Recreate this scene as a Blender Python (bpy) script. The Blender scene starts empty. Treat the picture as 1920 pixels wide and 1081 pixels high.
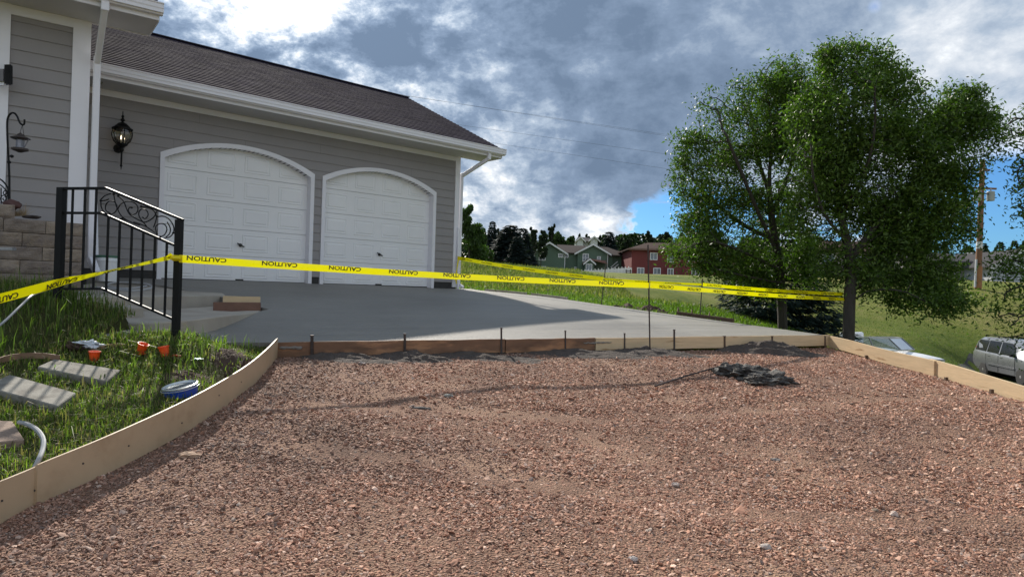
import bpy, bmesh, math, random
import numpy as np
from mathutils import Vector, Matrix, noise, Euler
random.seed(7); rng = np.random.default_rng(7)
R = math.radians
SC = bpy.context.scene
COL = SC.collection
EYE = 1.5                      # camera height of the place's own zero level
ROLL, PITCH, F = 0.030, 0.0047, 1280.0

# ---------------------------------------------------------------- camera
cam_d = bpy.data.cameras.new('camera'); cam = bpy.data.objects.new('camera', cam_d); COL.objects.link(cam)
fwd = Vector((0, math.cos(PITCH), math.sin(PITCH))); up0 = Vector((0, -math.sin(PITCH), math.cos(PITCH))); rt0 = Vector((1, 0, 0))
rt = rt0*math.cos(ROLL) + up0*math.sin(ROLL); up = up0*math.cos(ROLL) - rt0*math.sin(ROLL)
M = Matrix((rt, up, -fwd)).transposed().to_4x4(); M.translation = Vector((0, 0, EYE))
cam.matrix_world = M
cam_d.sensor_width = 36; cam_d.lens = 24.0; cam_d.clip_start = 0.05; cam_d.clip_end = 6000
SC.camera = cam
def ray(px, py):
    return fwd + rt*((px-960)/F) + up*((540.5-py)/F)
def P(px, py, y):              # point at depth y seen in that direction
    d = ray(px, py); return Vector((d.x/d.y*y, y, EYE + d.z/d.y*y))

# ---------------------------------------------------------------- sun and sky
SUN_EL = 34.5; SUN_AZ = Vector((-0.385, 0.92)).normalized()
sun_dir = Vector((SUN_AZ.x*math.cos(R(SUN_EL)), SUN_AZ.y*math.cos(R(SUN_EL)), math.sin(R(SUN_EL))))
sl = bpy.data.lights.new('sun', 'SUN'); sl.energy = 4.2; sl.angle = R(1.0); sl.color = (1.0, 0.93, 0.83)
so = bpy.data.objects.new('sun', sl); COL.objects.link(so); so.rotation_euler = sun_dir.to_track_quat('Z', 'Y').to_euler(); so.location = (-20, 40, 40)
SC.view_settings.view_transform = 'Standard'; SC.view_settings.look = 'None'
SC.view_settings.exposure = 0.62; SC.view_settings.gamma = 1.0; SC.view_settings.use_curve_mapping = False

class NT:                      # a small helper for node trees
    def __init__(s, nt): s.nt = nt; s.n = nt.nodes; s.l = nt.links
    def new(s, t, **kw):
        nd = s.n.new(t)
        for k, v in kw.items(): setattr(nd, k, v)
        return nd
    def put(s, sock, v):
        if isinstance(v, bpy.types.NodeSocket): s.l.new(v, sock)
        elif v is not None: sock.default_value = v
    def m(s, op, a, b=None, c=None, clamp=False):
        nd = s.new('ShaderNodeMath', operation=op, use_clamp=clamp)
        s.put(nd.inputs[0], a); s.put(nd.inputs[1], b) if b is not None else None; s.put(nd.inputs[2], c) if c is not None else None
        return nd.outputs[0]
    def vm(s, op, a, b=None, scale=None):
        nd = s.new('ShaderNodeVectorMath', operation=op); s.put(nd.inputs[0], a)
        if b is not None: s.put(nd.inputs[1], b)
        if scale is not None: s.put(nd.inputs['Scale'], scale)
        return nd.outputs['Value'] if op in ('DOT_PRODUCT', 'LENGTH', 'DISTANCE') else nd.outputs[0]
    def noise(s, vec, scale, detail=4, rough=0.55, dist=0.0):
        nd = s.new('ShaderNodeTexNoise'); s.put(nd.inputs['Vector'], vec)
        nd.inputs['Scale'].default_value = scale; nd.inputs['Detail'].default_value = detail
        nd.inputs['Roughness'].default_value = rough; nd.inputs['Distortion'].default_value = dist
        return nd.outputs['Fac']
    def ramp(s, fac, stops, interp='LINEAR'):
        nd = s.new('ShaderNodeValToRGB'); s.put(nd.inputs[0], fac); cr = nd.color_ramp; cr.interpolation = interp
        while len(cr.elements) < len(stops): cr.elements.new(0.5)
        for e, (p, c) in zip(cr.elements, stops):
            e.position = p; e.color = (c[0], c[1], c[2], 1) if hasattr(c, '__len__') else (c, c, c, 1)
        return nd.outputs[0]
    def mix(s, fac, a, b, mode='MIX'):
        nd = s.new('ShaderNodeMix', data_type='RGBA', blend_type=mode)
        s.put(nd.inputs[0], fac)
        for i, v in ((6, a), (7, b)):
            s.put(nd.inputs[i], (v[0], v[1], v[2], 1) if isinstance(v, tuple) else v)
        return nd.outputs[2]
    def mapr(s, v, a, b, c, d):
        nd = s.new('ShaderNodeMapRange'); nd.interpolation_type = 'SMOOTHSTEP'
        s.put(nd.inputs[0], v)
        for i, k in enumerate((a, b, c, d)): nd.inputs[i+1].default_value = k
        return nd.outputs[0]

W = bpy.data.worlds.new('World'); SC.world = W; W.use_nodes = True
nt = NT(W.node_tree); nt.n.clear()
tc = nt.new('ShaderNodeTexCoord'); D = nt.vm('NORMALIZE', tc.outputs['Generated'])
sky = nt.new('ShaderNodeTexSky', sky_type='NISHITA'); sky.sun_disc = False
sky.sun_elevation = R(SUN_EL); sky.sun_rotation = math.atan2(SUN_AZ.x, SUN_AZ.y); sky.air_density = 1.0; sky.dust_density = 0.4; sky.ozone_density = 1.6
sep = nt.new('ShaderNodeSeparateXYZ'); nt.l.new(D, sep.inputs[0])
zz = nt.m('MAXIMUM', nt.m('ADD', sep.outputs[2], 0.16), 0.05)
pl = nt.new('ShaderNodeCombineXYZ')
nt.l.new(nt.m('DIVIDE', sep.outputs[0], zz), pl.inputs[0]); nt.l.new(nt.m('DIVIDE', sep.outputs[1], zz), pl.inputs[1])
def G(px, py, k):
    v = ray(px, py).normalized(); return Gv(v, k)
def Gv(v, k):
    return nt.m('EXPONENT', nt.m('MULTIPLY', nt.m('SUBTRACT', nt.vm('DOT_PRODUCT', D, tuple(v)), 1.0), k))
def addm(terms, base):
    o = base
    for t, w in terms: o = nt.m('MULTIPLY_ADD', t, w, o)
    return o
def ctr(n): return nt.m('SUBTRACT', n, 0.5)
pv = nt.vm('ADD', pl.outputs[0], (3.1, 1.7, 0.4))
D2 = nt.vm('MULTIPLY', D, (1, 1, 1.5))
nbig = ctr(nt.noise(pv, 0.75, 3, 0.5, 0.3)); nmid = ctr(nt.noise(D2, 4.2, 7, 0.6, 0.5)); nfine = ctr(nt.noise(D2, 15.0, 8, 0.66, 0.15))
ndir = ctr(nt.noise(D2, 8.0, 8, 0.6, 0.2)); nsoft = ctr(nt.noise(nt.vm('ADD', D2, (4, 2, 7)), 3.0, 3, 0.5, 0.6))
nlow = ctr(nt.noise(nt.vm('MULTIPLY', D, (1, 1, 2.2)), 22.0, 8, 0.62, 0.5))
hz = nt.mapr(sep.outputs[2], 0.06, 0.2, 1.0, 0.0)
dens0 = addm([(nbig, .5), (nmid, .7), (ndir, 0.5), (nt.m('MULTIPLY', nlow, hz), 3.2),
              (G(1960, 450, 260), -1.9), (G(1870, 410, 500), -.8), (G(1290, 402, 800), -.8), (G(1380, 400, 700), -0.7), (G(1200, 395, 900), -0.5), (G(1240, 440, 900), -0.7), (G(1520, 450, 120), -0.6), (G(1640, 12, 12000), -.6),
              (G(1900, 487, 1600), 1.4), (G(1080, 160, 14), 0.5), (G(960, 420, 300), 0.4), (Gv(-fwd+Vector((0,0,0.2)), 1.2), -0.3)], 0.92)
dens = nt.mapr(dens0, 0.22, 0.72, 0.0, 1.0)
sd = nt.m('MAXIMUM', nt.vm('DOT_PRODUCT', D, tuple(-sun_dir)), -1.0)
front = nt.mapr(sd, -0.4, 0.7, 0.0, 1.0)
sunw = Gv(sun_dir, 9)                                            # texture is harsher near the sun, softer away from it
rough_ = nt.m('MULTIPLY_ADD', G(420, 120, 12), 1.9, .6)
tone = addm([(nsoft, 0.55), (nt.m('MULTIPLY', nmid, rough_), 1.05), (nt.m('MULTIPLY', nfine, rough_), 1.0), (nt.m('MULTIPLY', ndir, rough_), .8), (nt.m('MULTIPLY', nlow, hz), 1.1),
             (nt.m('SUBTRACT', 1.0, dens), 0.38), (G(1130, 120, 22), -0.36), (G(1230, 320, 60), -0.16), (G(430, 90, 16), 0.10), (G(900, 60, 90), .10),
             (G(960, 410, 180), 0.36), (G(1140, 425, 700), 0.5), (G(1650, 130, 12), 0.17), (G(1900, 487, 1600), 0.5), (front, 0.26)], 0.335)
ccol = nt.ramp(tone, [(0.0, (.095, .135, .20)), (0.25, (.145, .195, .275)), (0.45, (.265, .32, .395)), (0.62, (.46, .49, .53)), (0.8, (.76, .77, .77)), (1.0, (1.0, .99, .95))])
glow = nt.m('MULTIPLY_ADD', Gv(sun_dir, 12), 0.35, 1.0)
ccol = nt.vm('SCALE', ccol, scale=nt.m('MULTIPLY', glow, 9.3))
skyc = nt.mix(1.0, sky.outputs[0], (0.22, 0.42, 0.66), 'MULTIPLY')
fin = nt.mix(dens, skyc, ccol)
bg = nt.new('ShaderNodeBackground'); nt.l.new(fin, bg.inputs[0]); bg.inputs[1].default_value = 0.12
wo = nt.new('ShaderNodeOutputWorld'); nt.l.new(bg.outputs[0], wo.inputs[0])

# ---------------------------------------------------------------- helpers
ORG = {}
def tag(o, label=None, cat=None, group=None, kind=None):
    if label: o['label'] = label
    if cat: o['category'] = cat
    if group: o['group'] = group
    if kind: o['kind'] = kind
    return o
def thing(name, loc, label, cat, group=None, rz=0.0):
    o = bpy.data.objects.new(name, None); COL.objects.link(o); o.location = loc; o.rotation_euler = (0, 0, rz)
    o.empty_display_size = 0.1
    ORG[o.name] = Vector(loc) if rz == 0 else Vector((0, 0, 0))
    return tag(o, label, cat, group)
def raw(name, verts, faces, mat=None, parent=None, smooth=False, local=False):
    me = bpy.data.meshes.new(name)
    v = np.asarray(verts, dtype=float).reshape(-1, 3)
    org = None
    if parent is not None:
        org = ORG.get(parent.name, Vector((0, 0, 0)))
        if not local: v = v - np.array(org)
    if isinstance(faces, np.ndarray):
        nf, k = faces.shape
        me.vertices.add(len(v)); me.vertices.foreach_set('co', v.astype(np.float32).ravel())
        me.loops.add(nf*k); me.loops.foreach_set('vertex_index', faces.astype(np.int32).ravel())
        me.polygons.add(nf); me.polygons.foreach_set('loop_start', np.arange(0, nf*k, k, dtype=np.int32))
        me.update(calc_edges=True)
    else:
        me.from_pydata(v.tolist(), [], faces); me.update()
    if smooth: me.polygons.foreach_set('use_smooth', [True]*len(me.polygons))
    if mat: me.materials.append(mat)
    o = bpy.data.objects.new(name, me); COL.objects.link(o)
    if parent is not None:
        o.parent = parent; ORG[o.name] = org
    return o
class MB:
    def __init__(s): s.v = []; s.f = []
    def box(s, c, sx, sy, sz, ax=None, ay=None, az=None):       # centre, half sizes and axes
        ax = ax or Vector((1, 0, 0)); ay = ay or Vector((0, 1, 0)); az = az or Vector((0, 0, 1)); c = Vector(c); b = len(s.v)
        for i in (-1, 1):
            for j in (-1, 1):
                for k in (-1, 1): s.v.append(tuple(c + ax*sx*i + ay*sy*j + az*sz*k))
        s.f += [tuple(b+q for q in f) for f in ((0, 1, 3, 2), (4, 6, 7, 5), (0, 4, 5, 1), (2, 3, 7, 6), (0, 2, 6, 4), (1, 5, 7, 3))]
        return s
    def bbox(s, x0, x1, y0, y1, z0, z1): return s.box(((x0+x1)/2, (y0+y1)/2, (z0+z1)/2), (x1-x0)/2, (y1-y0)/2, (z1-z0)/2)
    def bar(s, a, b, w, h=None, upv=None):                         # a rectangular bar from a to b
        a = Vector(a); b = Vector(b); h = h or w; d = (b-a); L = d.length; d.normalize()
        u = Vector(upv) if upv else (Vector((0, 0, 1)) if abs(d.z) < 0.95 else Vector((1, 0, 0)))
        sd_ = d.cross(u).normalized(); u = sd_.cross(d).normalized()
        return s.box((a+b)/2, L/2, w/2, h/2, d, sd_, u)
    def tube(s, pts, r, n=8, cap=True):
        pts = [Vector(p) for p in pts]; b = len(s.v); ref = None; m = len(pts)
        rr = r if hasattr(r, '__len__') else [r]*m
        for i, p in enumerate(pts):
            d = (pts[min(i+1, m-1)] - pts[max(i-1, 0)]).normalized()
            if ref is None: ref = d.orthogonal().normalized()
            ref = (ref - d*ref.dot(d)).normalized(); q = d.cross(ref)
            for k in range(n):
                a = 2*math.pi*k/n; s.v.append(tuple(p + (ref*math.cos(a) + q*math.sin(a))*rr[i]))
        for i in range(m-1):
            for k in range(n):
                s.f.append((b+i*n+k, b+i*n+(k+1) % n, b+(i+1)*n+(k+1) % n, b+(i+1)*n+k))
        if cap: s.f.append(tuple(b+k for k in range(n))[::-1]); s.f.append(tuple(b+(m-1)*n+k for k in range(n)))
        return s
    def lathe(s, c, prof, n=16, ax=None):                          # prof: list of (r, h) along axis
        az = (ax or Vector((0, 0, 1))).normalized(); x = az.orthogonal().normalized(); y = az.cross(x); c = Vector(c); b = len(s.v)
        for (r, h) in prof:
            for k in range(n):
                a = 2*math.pi*k/n; s.v.append(tuple(c + az*h + (x*math.cos(a) + y*math.sin(a))*max(r, 1e-4)))
        for i in range(len(prof)-1):
            for k in range(n): s.f.append((b+i*n+k, b+i*n+(k+1) % n, b+(i+1)*n+(k+1) % n, b+(i+1)*n+k))
        s.f.append(tuple(b+k for k in range(n))[::-1]); s.f.append(tuple(b+(len(prof)-1)*n+k for k in range(n)))
        return s
    def prism(s, pts, ext):                                        # polygon (3-D points) extruded by ext
        b = len(s.v); n = len(pts); e = Vector(ext)
        for p in pts: s.v.append(tuple(Vector(p)))
        for p in pts: s.v.append(tuple(Vector(p)+e))
        s.f.append(tuple(range(b, b+n))[::-1]); s.f.append(tuple(range(b+n, b+2*n)))
        for i in range(n): j = (i+1) % n; s.f.append((b+i, b+j, b+n+j, b+n+i))
        return s
    def build(s, name, mat, parent=None, smooth=False, local=False, bevel=0):
        o = raw(name, s.v, s.f, mat, parent, smooth, local)
        bm = bmesh.new(); bm.from_mesh(o.data); bmesh.ops.recalc_face_normals(bm, faces=bm.faces)
        if bevel: bmesh.ops.bevel(bm, geom=list(bm.edges), offset=bevel, segments=1, affect='EDGES')
        bm.to_mesh(o.data); bm.free()
        if smooth:
            try: o.data.set_sharp_from_angle(angle=R(40))
            except Exception: pass
        return o
def clone(o, parent=None):
    c = o.copy(); COL.objects.link(c); c.parent = parent
    for ch in list(o.children): clone(ch, c)
    return c
def chunk(c, rx, ry, rz, seed, rough=0.35, sub=3, freq=1.6, flat=None):       # irregular lump as verts, faces
    bm = bmesh.new(); bmesh.ops.create_icosphere(bm, subdivisions=sub, radius=1.0)
    for v in bm.verts:
        n = noise.fractal(v.co*freq + Vector((seed*7.3, seed*1.9, seed*3.1)), 1.0, 2.0, 4)
        v.co *= 1 + rough*n*1.6
        if flat is not None and v.co.z < flat: v.co.z = flat
        v.co = Vector((v.co.x*rx + c[0], v.co.y*ry + c[1], v.co.z*rz + c[2]))
    vs = [tuple(v.co) for v in bm.verts]; fs = [tuple(q.index for q in f.verts) for f in bm.faces]; bm.free(); return vs, fs

# ---------------------------------------------------------------- materials
MATS = {}
def mat(name, col, rough=0.6, var=0.12, vs=6.0, bump=0.0, bs=40.0, col2=None, c2s=3.0, c2lo=0.45, c2hi=0.6, metal=0.0, spec=0.5,
        stretch=None, attr=None, transl=0.0, bdist=0.01, coat=0.0, ior=None, alpha=None, fac2=1.0):
    if name in MATS: return MATS[name]
    m = bpy.data.materials.new(name); m.use_nodes = True; MATS[name] = m
    t = NT(m.node_tree); t.n.clear(); out = t.new('ShaderNodeOutputMaterial'); b = t.new('ShaderNodeBsdfPrincipled')
    tcn = t.new('ShaderNodeTexCoord'); v = tcn.outputs['Object']
    if stretch: v = t.vm('MULTIPLY', v, stretch)
    c = (col[0], col[1], col[2], 1)
    base = c
    if attr:
        a = t.new('ShaderNodeAttribute'); a.attribute_name = attr[0]; a.attribute_type = attr[1]; base = a.outputs['Color']
    if col2:
        f = t.mapr(t.noise(v, c2s, 6, 0.6), c2lo, c2hi, 0.0, fac2); base = t.mix(f, base if not isinstance(base, tuple) else tuple(col), tuple(col2))
    if var:
        n = t.noise(v, vs, 6, 0.6)
        k = t.m('MULTIPLY_ADD', t.m('SUBTRACT', n, 0.5), var*4, 1.0)
        if isinstance(base, tuple):
            cc = t.new('ShaderNodeRGB'); cc.outputs[0].default_value = base; base = cc.outputs[0]
        base = t.vm('SCALE', base, scale=k)
    t.put(b.inputs['Base Color'], base)
    rn = t.m('MULTIPLY_ADD', t.noise(v, vs*1.7, 4), 0.24, rough-0.12, clamp=True); t.l.new(rn, b.inputs['Roughness'])
    b.inputs['Metallic'].default_value = metal; b.inputs['Specular IOR Level'].default_value = spec; b.inputs['Coat Weight'].default_value = coat
    if bump:
        bn = t.new('ShaderNodeBump'); bn.inputs['Strength'].default_value = bump; bn.inputs['Distance'].default_value = bdist
        t.l.new(t.noise(v, bs, 6, 0.65), bn.inputs['Height']); t.l.new(bn.outputs[0], b.inputs['Normal'])
    sh = b.outputs[0]
    if transl:
        tr = t.new('ShaderNodeBsdfTranslucent'); t.put(tr.inputs[0], t.mix(1.0, base, (1.0, 1.35, 0.45), 'MULTIPLY'))
        mx = t.new('ShaderNodeMixShader'); mx.inputs[0].default_value = transl; t.l.new(sh, mx.inputs[1]); t.l.new(tr.outputs[0], mx.inputs[2]); sh = mx.outputs[0]
    t.l.new(sh, out.inputs[0]); return m
def glass(name, tint=(.8, .85, .85), rough=0.03, mixf=0.7):      # window glass: part clear, part mirror
    if name in MATS: return MATS[name]
    m = bpy.data.materials.new(name); m.use_nodes = True; MATS[name] = m; t = NT(m.node_tree); t.n.clear()
    out = t.new('ShaderNodeOutputMaterial'); tr = t.new('ShaderNodeBsdfTransparent'); tr.inputs[0].default_value = (*tint, 1)
    gl = t.new('ShaderNodeBsdfGlossy'); gl.inputs['Roughness'].default_value = rough
    fr = t.new('ShaderNodeFresnel'); fr.inputs[0].default_value = 1.5
    mx = t.new('ShaderNodeMixShader'); t.l.new(t.m('MULTIPLY_ADD', fr.outputs[0], mixf, 0.05), mx.inputs[0]); t.l.new(tr.outputs[0], mx.inputs[1]); t.l.new(gl.outputs[0], mx.inputs[2])
    t.l.new(mx.outputs[0], out.inputs[0]); return m
siding_m = mat('siding_paint', (.275, .258, .256), 0.6, 0.05, 2.0, 0.12, 30, stretch=(1, 1, 1))
trim_m = mat('white_trim_paint', (.76, .75, .79), 0.45, 0.04, 1.5)
door_m = mat('door_paint', (.80, .80, .81), 0.42, 0.035, 1.3, 0.05, 60)
conc_dry = mat('old_concrete', (.43, .385, .32), 0.85, 0.13, 5, 0.5, 60, col2=(.33, .285, .235), c2s=2.5, c2lo=.4, c2hi=.7)
pine_m = mat('pine_board', (.60, .45, .27), 0.6, 0.14, 3.4, 0.2, 30, stretch=(1, 1, 11), col2=(.34, .20, .09), c2s=2.6, c2lo=.60, c2hi=.72)
oldwood_m = mat('stained_form_board', (.17, .09, .05), 0.75, 0.38, 3.2, 0.4, 30, stretch=(1, 1, 4), col2=(.33, .17, .085), c2s=2.3, c2lo=.47, c2hi=.66)
hard_m = mat('hardboard', (.47, .345, .215), 0.5, 0.09, 3.5, 0.08, 90, col2=(.34, .23, .13), c2s=3.0, c2lo=.5, c2hi=.8)
steel_m = mat('rusty_steel', (.07, .055, .05), 0.6, 0.3, 20, 0.3, 90, metal=0.5)
black_m = mat('black_painted_iron', (.007, .007, .0075), 0.5, 0.1, 8, spec=.2)
mud_m = mat('wet_clay', (.078, .060, .049), 0.9, 0.3, 9, 0.9, 30, bdist=.03)
soil_m = mat('dark_soil', (.07, .042, .028), 0.95, 0.3, 9, 0.9, 30, bdist=.03)
block_m = mat('split_face_block', (.26, .205, .16), 0.9, 0.2, 9, 0.9, 28, bdist=.02, col2=(.17, .14, .12), c2s=5, c2lo=.4, c2hi=.7)
tape_m = mat('yellow_tape', (.93, .74, .0), 0.3, 0.03, 3, transl=0.25)
ink_m = mat('black_print', (.015, .015, .015), 0.5, 0)
bark_m = mat('bark', (.06, .05, .042), 0.9, 0.3, 12, 1.0, 30, stretch=(1, 1, .25), bdist=.03)
# ---------------------------------------------------------------- ground heights (z relative to the eye, EYE added)
def rbf(pts, c=1.5):
    A = np.array(pts, float); X = A[:, :2]; z = A[:, 2]; n = len(A)
    ph = lambda d2: -np.sqrt(d2 + c*c)
    K = ph(((X[:, None]-X[None])**2).sum(-1)); Pm = np.c_[np.ones(n), X/50]
    S = np.block([[K + np.eye(n)*1e-6, Pm], [Pm.T, np.zeros((3, 3))]])
    w = np.linalg.solve(S, np.r_[z, 0, 0, 0])
    def f(x, y):
        x = np.asarray(x, float); y = np.asarray(y, float); sh = x.shape; q = np.c_[x.ravel(), y.ravel()]; out = np.empty(len(q))
        for i in range(0, len(q), 20000):
            s = q[i:i+20000]; out[i:i+20000] = ph(((s[:, None]-X[None])**2).sum(-1)) @ w[:n] + w[n] + s @ w[n+1:]/50
        return out.reshape(sh)
    return f
def zpts(lst):      # (px, py, depth) on a surface -> control points
    o = []
    for px, py, d in lst: p = P(px, py, d); o.append((p.x, p.y, p.z-EYE))
    return o
curve_bot = [(0, 980, 3.3), (78, 941, 3.5), (194, 887, 3.85), (322, 821, 4.4), (408, 770, 4.95), (466, 727, 5.7), (500, 694, 6.35), (519, 671, 6.95)]
curve = [P(*c) for c in curve_bot]; BH = 0.205
FA = P(519, 642, 7.0); FB = P(1552, 628.5, 10.3)                  # front form line, top
RB = [P(1556, 650, 10.25), P(1740, 702, 8.15), P(1925, 752, 6.6)]  # right form, bottom edge
gz = rbf([(p.x, p.y, p.z-EYE) for p in curve] + zpts([(760, 663, 7.65), (1100, 655, 8.7), (1300, 655, 9.35), (1556, 652, 10.2), (1740, 703, 8.15), (1925, 753, 6.6), (1220, 663, 8.55), (1200, 850, 4.9)])
         + [(-2.5, 2.2, -1.33), (0, 3.0, -1.24), (3, 3.2, -1.25), (5.2, 3, -1.22), (0, 0, -1.43), (5.4, 0, -1.45), (-2.9, 0, -1.5), (0, -5, -1.75), (6, -5, -1.75), (-3.4, -5, -1.8)], 0.8)
def catmull(pts, m=5):
    o = []; P_ = [pts[0]*2-pts[1]] + list(pts) + [pts[-1]*2-pts[-2]]
    for i in range(1, len(P_)-2):
        for k in range(m):
            t = k/m; a, b_, c, d = P_[i-1:i+3]
            o.append(.5*((2*b_)+(c-a)*t+(2*a-5*b_+4*c-d)*t*t+(3*b_-a-3*c+d)*t*t*t))
    o.append(P_[-2].copy()); return o
cp = catmull([Vector((-2.98, -.6, EYE-1.5)), Vector((-2.70, 1.6, EYE-1.33))] + curve, 6)
GPOLY = [(-3.6, -6)] + [(p.x, p.y) for p in cp] + [(FA.x, FA.y), (FB.x, FB.y), (RB[0].x, RB[0].y), (RB[1].x, RB[1].y), (RB[2].x, RB[2].y), (5.4, 2.0), (5.9, -6)]
# garage wall frame
WD = Vector((0.7478, 0.6639, 0)).normalized(); WN = Vector((WD.y, -WD.x, 0))
GC = Vector((-1.31, 16.0, 0))                                       # right front corner
def wall_hit(px, py, org=GC, n=WN):
    d = ray(px, py); k = (org - Vector((0, 0, EYE))).dot(n)/d.dot(n) if False else (org.x*n.x + org.y*n.y)/(d.x*n.x + d.y*n.y)
    return Vector((d.x*k, d.y*k, EYE + d.z*k))
def tz(px, py):
    p = wall_hit(px, py); return (p-GC).dot(WD), p.z
FLOOR = EYE + 0.045
sz = rbf([(FA.x, FA.y, FA.z-EYE), (FB.x, FB.y, FB.z-EYE), ((FA.x+FB.x)/2, (FA.y+FB.y)/2, (FA.z+FB.z)/2-EYE+.005), (-3.05, 6.35, -.535), (-3.31, 9.06, -.345), (-4.4, 10.5, -.185),
          (GC.x, GC.y, .03), (-3.3, 14.25, .04), (-5.2, 12.5, .04), (-6.8, 11.1, .035), (1.96, 12.95, -.235), (0.4, 14.5, -.07), (-1.5, 11.0, -.22)], 1.0)
SPOLY = [(-3.62, 5.95), (FA.x-.35, FA.y-.42), (FA.x, FA.y), (FB.x, FB.y), (-0.75, 15.85), (GC.x+.35, GC.y+.3), (GC.x-.1, GC.y+.1), (-6.9, 11.05), (-5.6, 10.9), (-4.34, 10.2), (-3.55, 9.42), (-3.26, 9.2), (-3.36, 8.6), (-3.55, 7.4), (-3.66, 6.5)]
T_CTRL = zpts([(335, 636, 6.1), (112, 576, 6.3), (150, 695, 5.4), (65, 730, 4.9), (10, 812, 4.1), (175, 668, 5.67), (300, 663, 5.8), (345, 748, 4.8), (430, 668, 5.9), (400, 640, 6.45), (505, 658, 6.75),
               (1250, 595, 13), (1250, 572, 18), (1250, 545, 32), (1300, 522, 112), (1100, 575, 14.0), (1000, 552, 17), (1000, 528, 28), (1000, 506, 55), (1020, 505, 118), (900, 546, 18), (900, 520, 30), (900, 498, 50), (1150, 512, 95),
               (1600, 690, 12.6), (1467, 618, 15.6), (1450, 605, 18), (1750, 603, 36), (1750, 640, 31.5), (1650, 560, 43), (1834, 541, 46), (1600, 518, 62), (1900, 531, 58), (1890, 527, 75), (1700, 575, 40), (1550, 545, 46), (1450, 535, 60),
               (1750, 672, 28.5), (1650, 650, 28), (1600, 605, 34), (1780, 560, 43)]) + \
    [(p.x-.12, p.y, p.z-EYE+.12) for p in curve] + [(-3.0, 2.3, -1.1), (-4.5, 3, -.95), (-6, 5, -.4), (-8, 7, 0), (-3.3, 0, -1.35), (-6, 0, -1.1), (-4.5, -5, -1.7), (-12, 0, -.8), (-9, 10, .2),
     (FB.x+.1, FB.y, -.62), (2.5, 12.55, -.32), (0.4, 14.75, -.12), (5.6, 8.5, -1.0), (5.5, 6.5, -1.15), (6.3, 10.3, -1.0), (7.5, 8, -1.7), (10, 12, -2.2), (9, 5, -2.3), (12, 18, -2.6), (10, 20, -1.9), (7, 22, -.7), (14, 24, -3.05), (12, 27, -2.6), (21, 30.3, -3.08), (20.3, 27.2, -3.1), (17, 24, -3.1), (28, 26, -3.1),
     (20, 10, -3.6), (25, 0, -4), (8, -5, -2.6), (20, -20, -5), (-20, -20, -2), (0, -30, -3), (-20, 20, 1.0), (-30, 40, 2.2), (-12, 40, 1.6), (-60, 0, 1), (-60, 60, 4), (60, 20, -3), (70, 60, 2.0), (60, 100, 3.5),
     (0, 200, 7), (-80, 200, 8), (120, 200, 6), (0, 600, 9), (-500, 300, 9), (500, 300, 6), (0, -300, -8), (300, -100, -6), (-300, -100, -4), (30, 115, 3.3), (55, 130, 4)]
tzf = rbf(T_CTRL, .3)
def inpoly(x, y, poly):
    x = np.asarray(x, float); y = np.asarray(y, float); r = np.zeros(x.shape, bool); n = len(poly)
    for i in range(n):
        x1, y1 = poly[i]; x2, y2 = poly[(i+1) % n]
        if y1 == y2: continue
        c = ((y1 > y) != (y2 > y)) & (x < (x2-x1)*(y-y1)/(y2-y1) + x1); r ^= c
    return r
GDROP = [(-3.8, -6)] + [(p.x-.10, p.y) for p in cp] + GPOLY[len(cp)+1:]
HPOLY = [(-5.5, 6.9), (-4.55, 7.2), (-4.35, 10.4), tuple((GC+WN*.1)[:2]), tuple((GC-WN*7)[:2]), tuple((GC-WN*7-WD*12)[:2]), (-9.5, 7.5), (-6.5, 6.9)]
TPOLY = [(-4.7, 6.95), (-4.0, 6.75), (-3.45, 6.62), (-3.3, 7.4), (-2.95, 9.1), (-2.95, 9.8), (-3.5, 10.3), (-4.3, 10.7), (-4.8, 8)]
def ground(x, y):
    z = tzf(x, y)
    a = inpoly(x, y, GDROP); z = np.where(a, np.minimum(z, gz(x, y)-.2), z)
    h = inpoly(x, y, HPOLY); z = np.where(h, np.minimum(z, -.70), z)
    h = inpoly(x, y, TPOLY); z = np.where(h, np.minimum(z, -.72), z)
    b = inpoly(x, y, SPOLY); z = np.where(b, np.minimum(z, sz(x, y)-.10), z)
    return z + EYE
def GP(px, py, lift=0.0, d0=2.6, d1=12.0):      # where the sight line meets the ground
    d = d0; 
    while d < d1:
        p = P(px, py, d)
        if p.z-lift <= gh(p.x, p.y): break
        d += .02 if d1 < 20 else .1
    return P(px, py, d)
def gh(x, y): return float(ground(np.array([x]), np.array([y]))[0])

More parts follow.
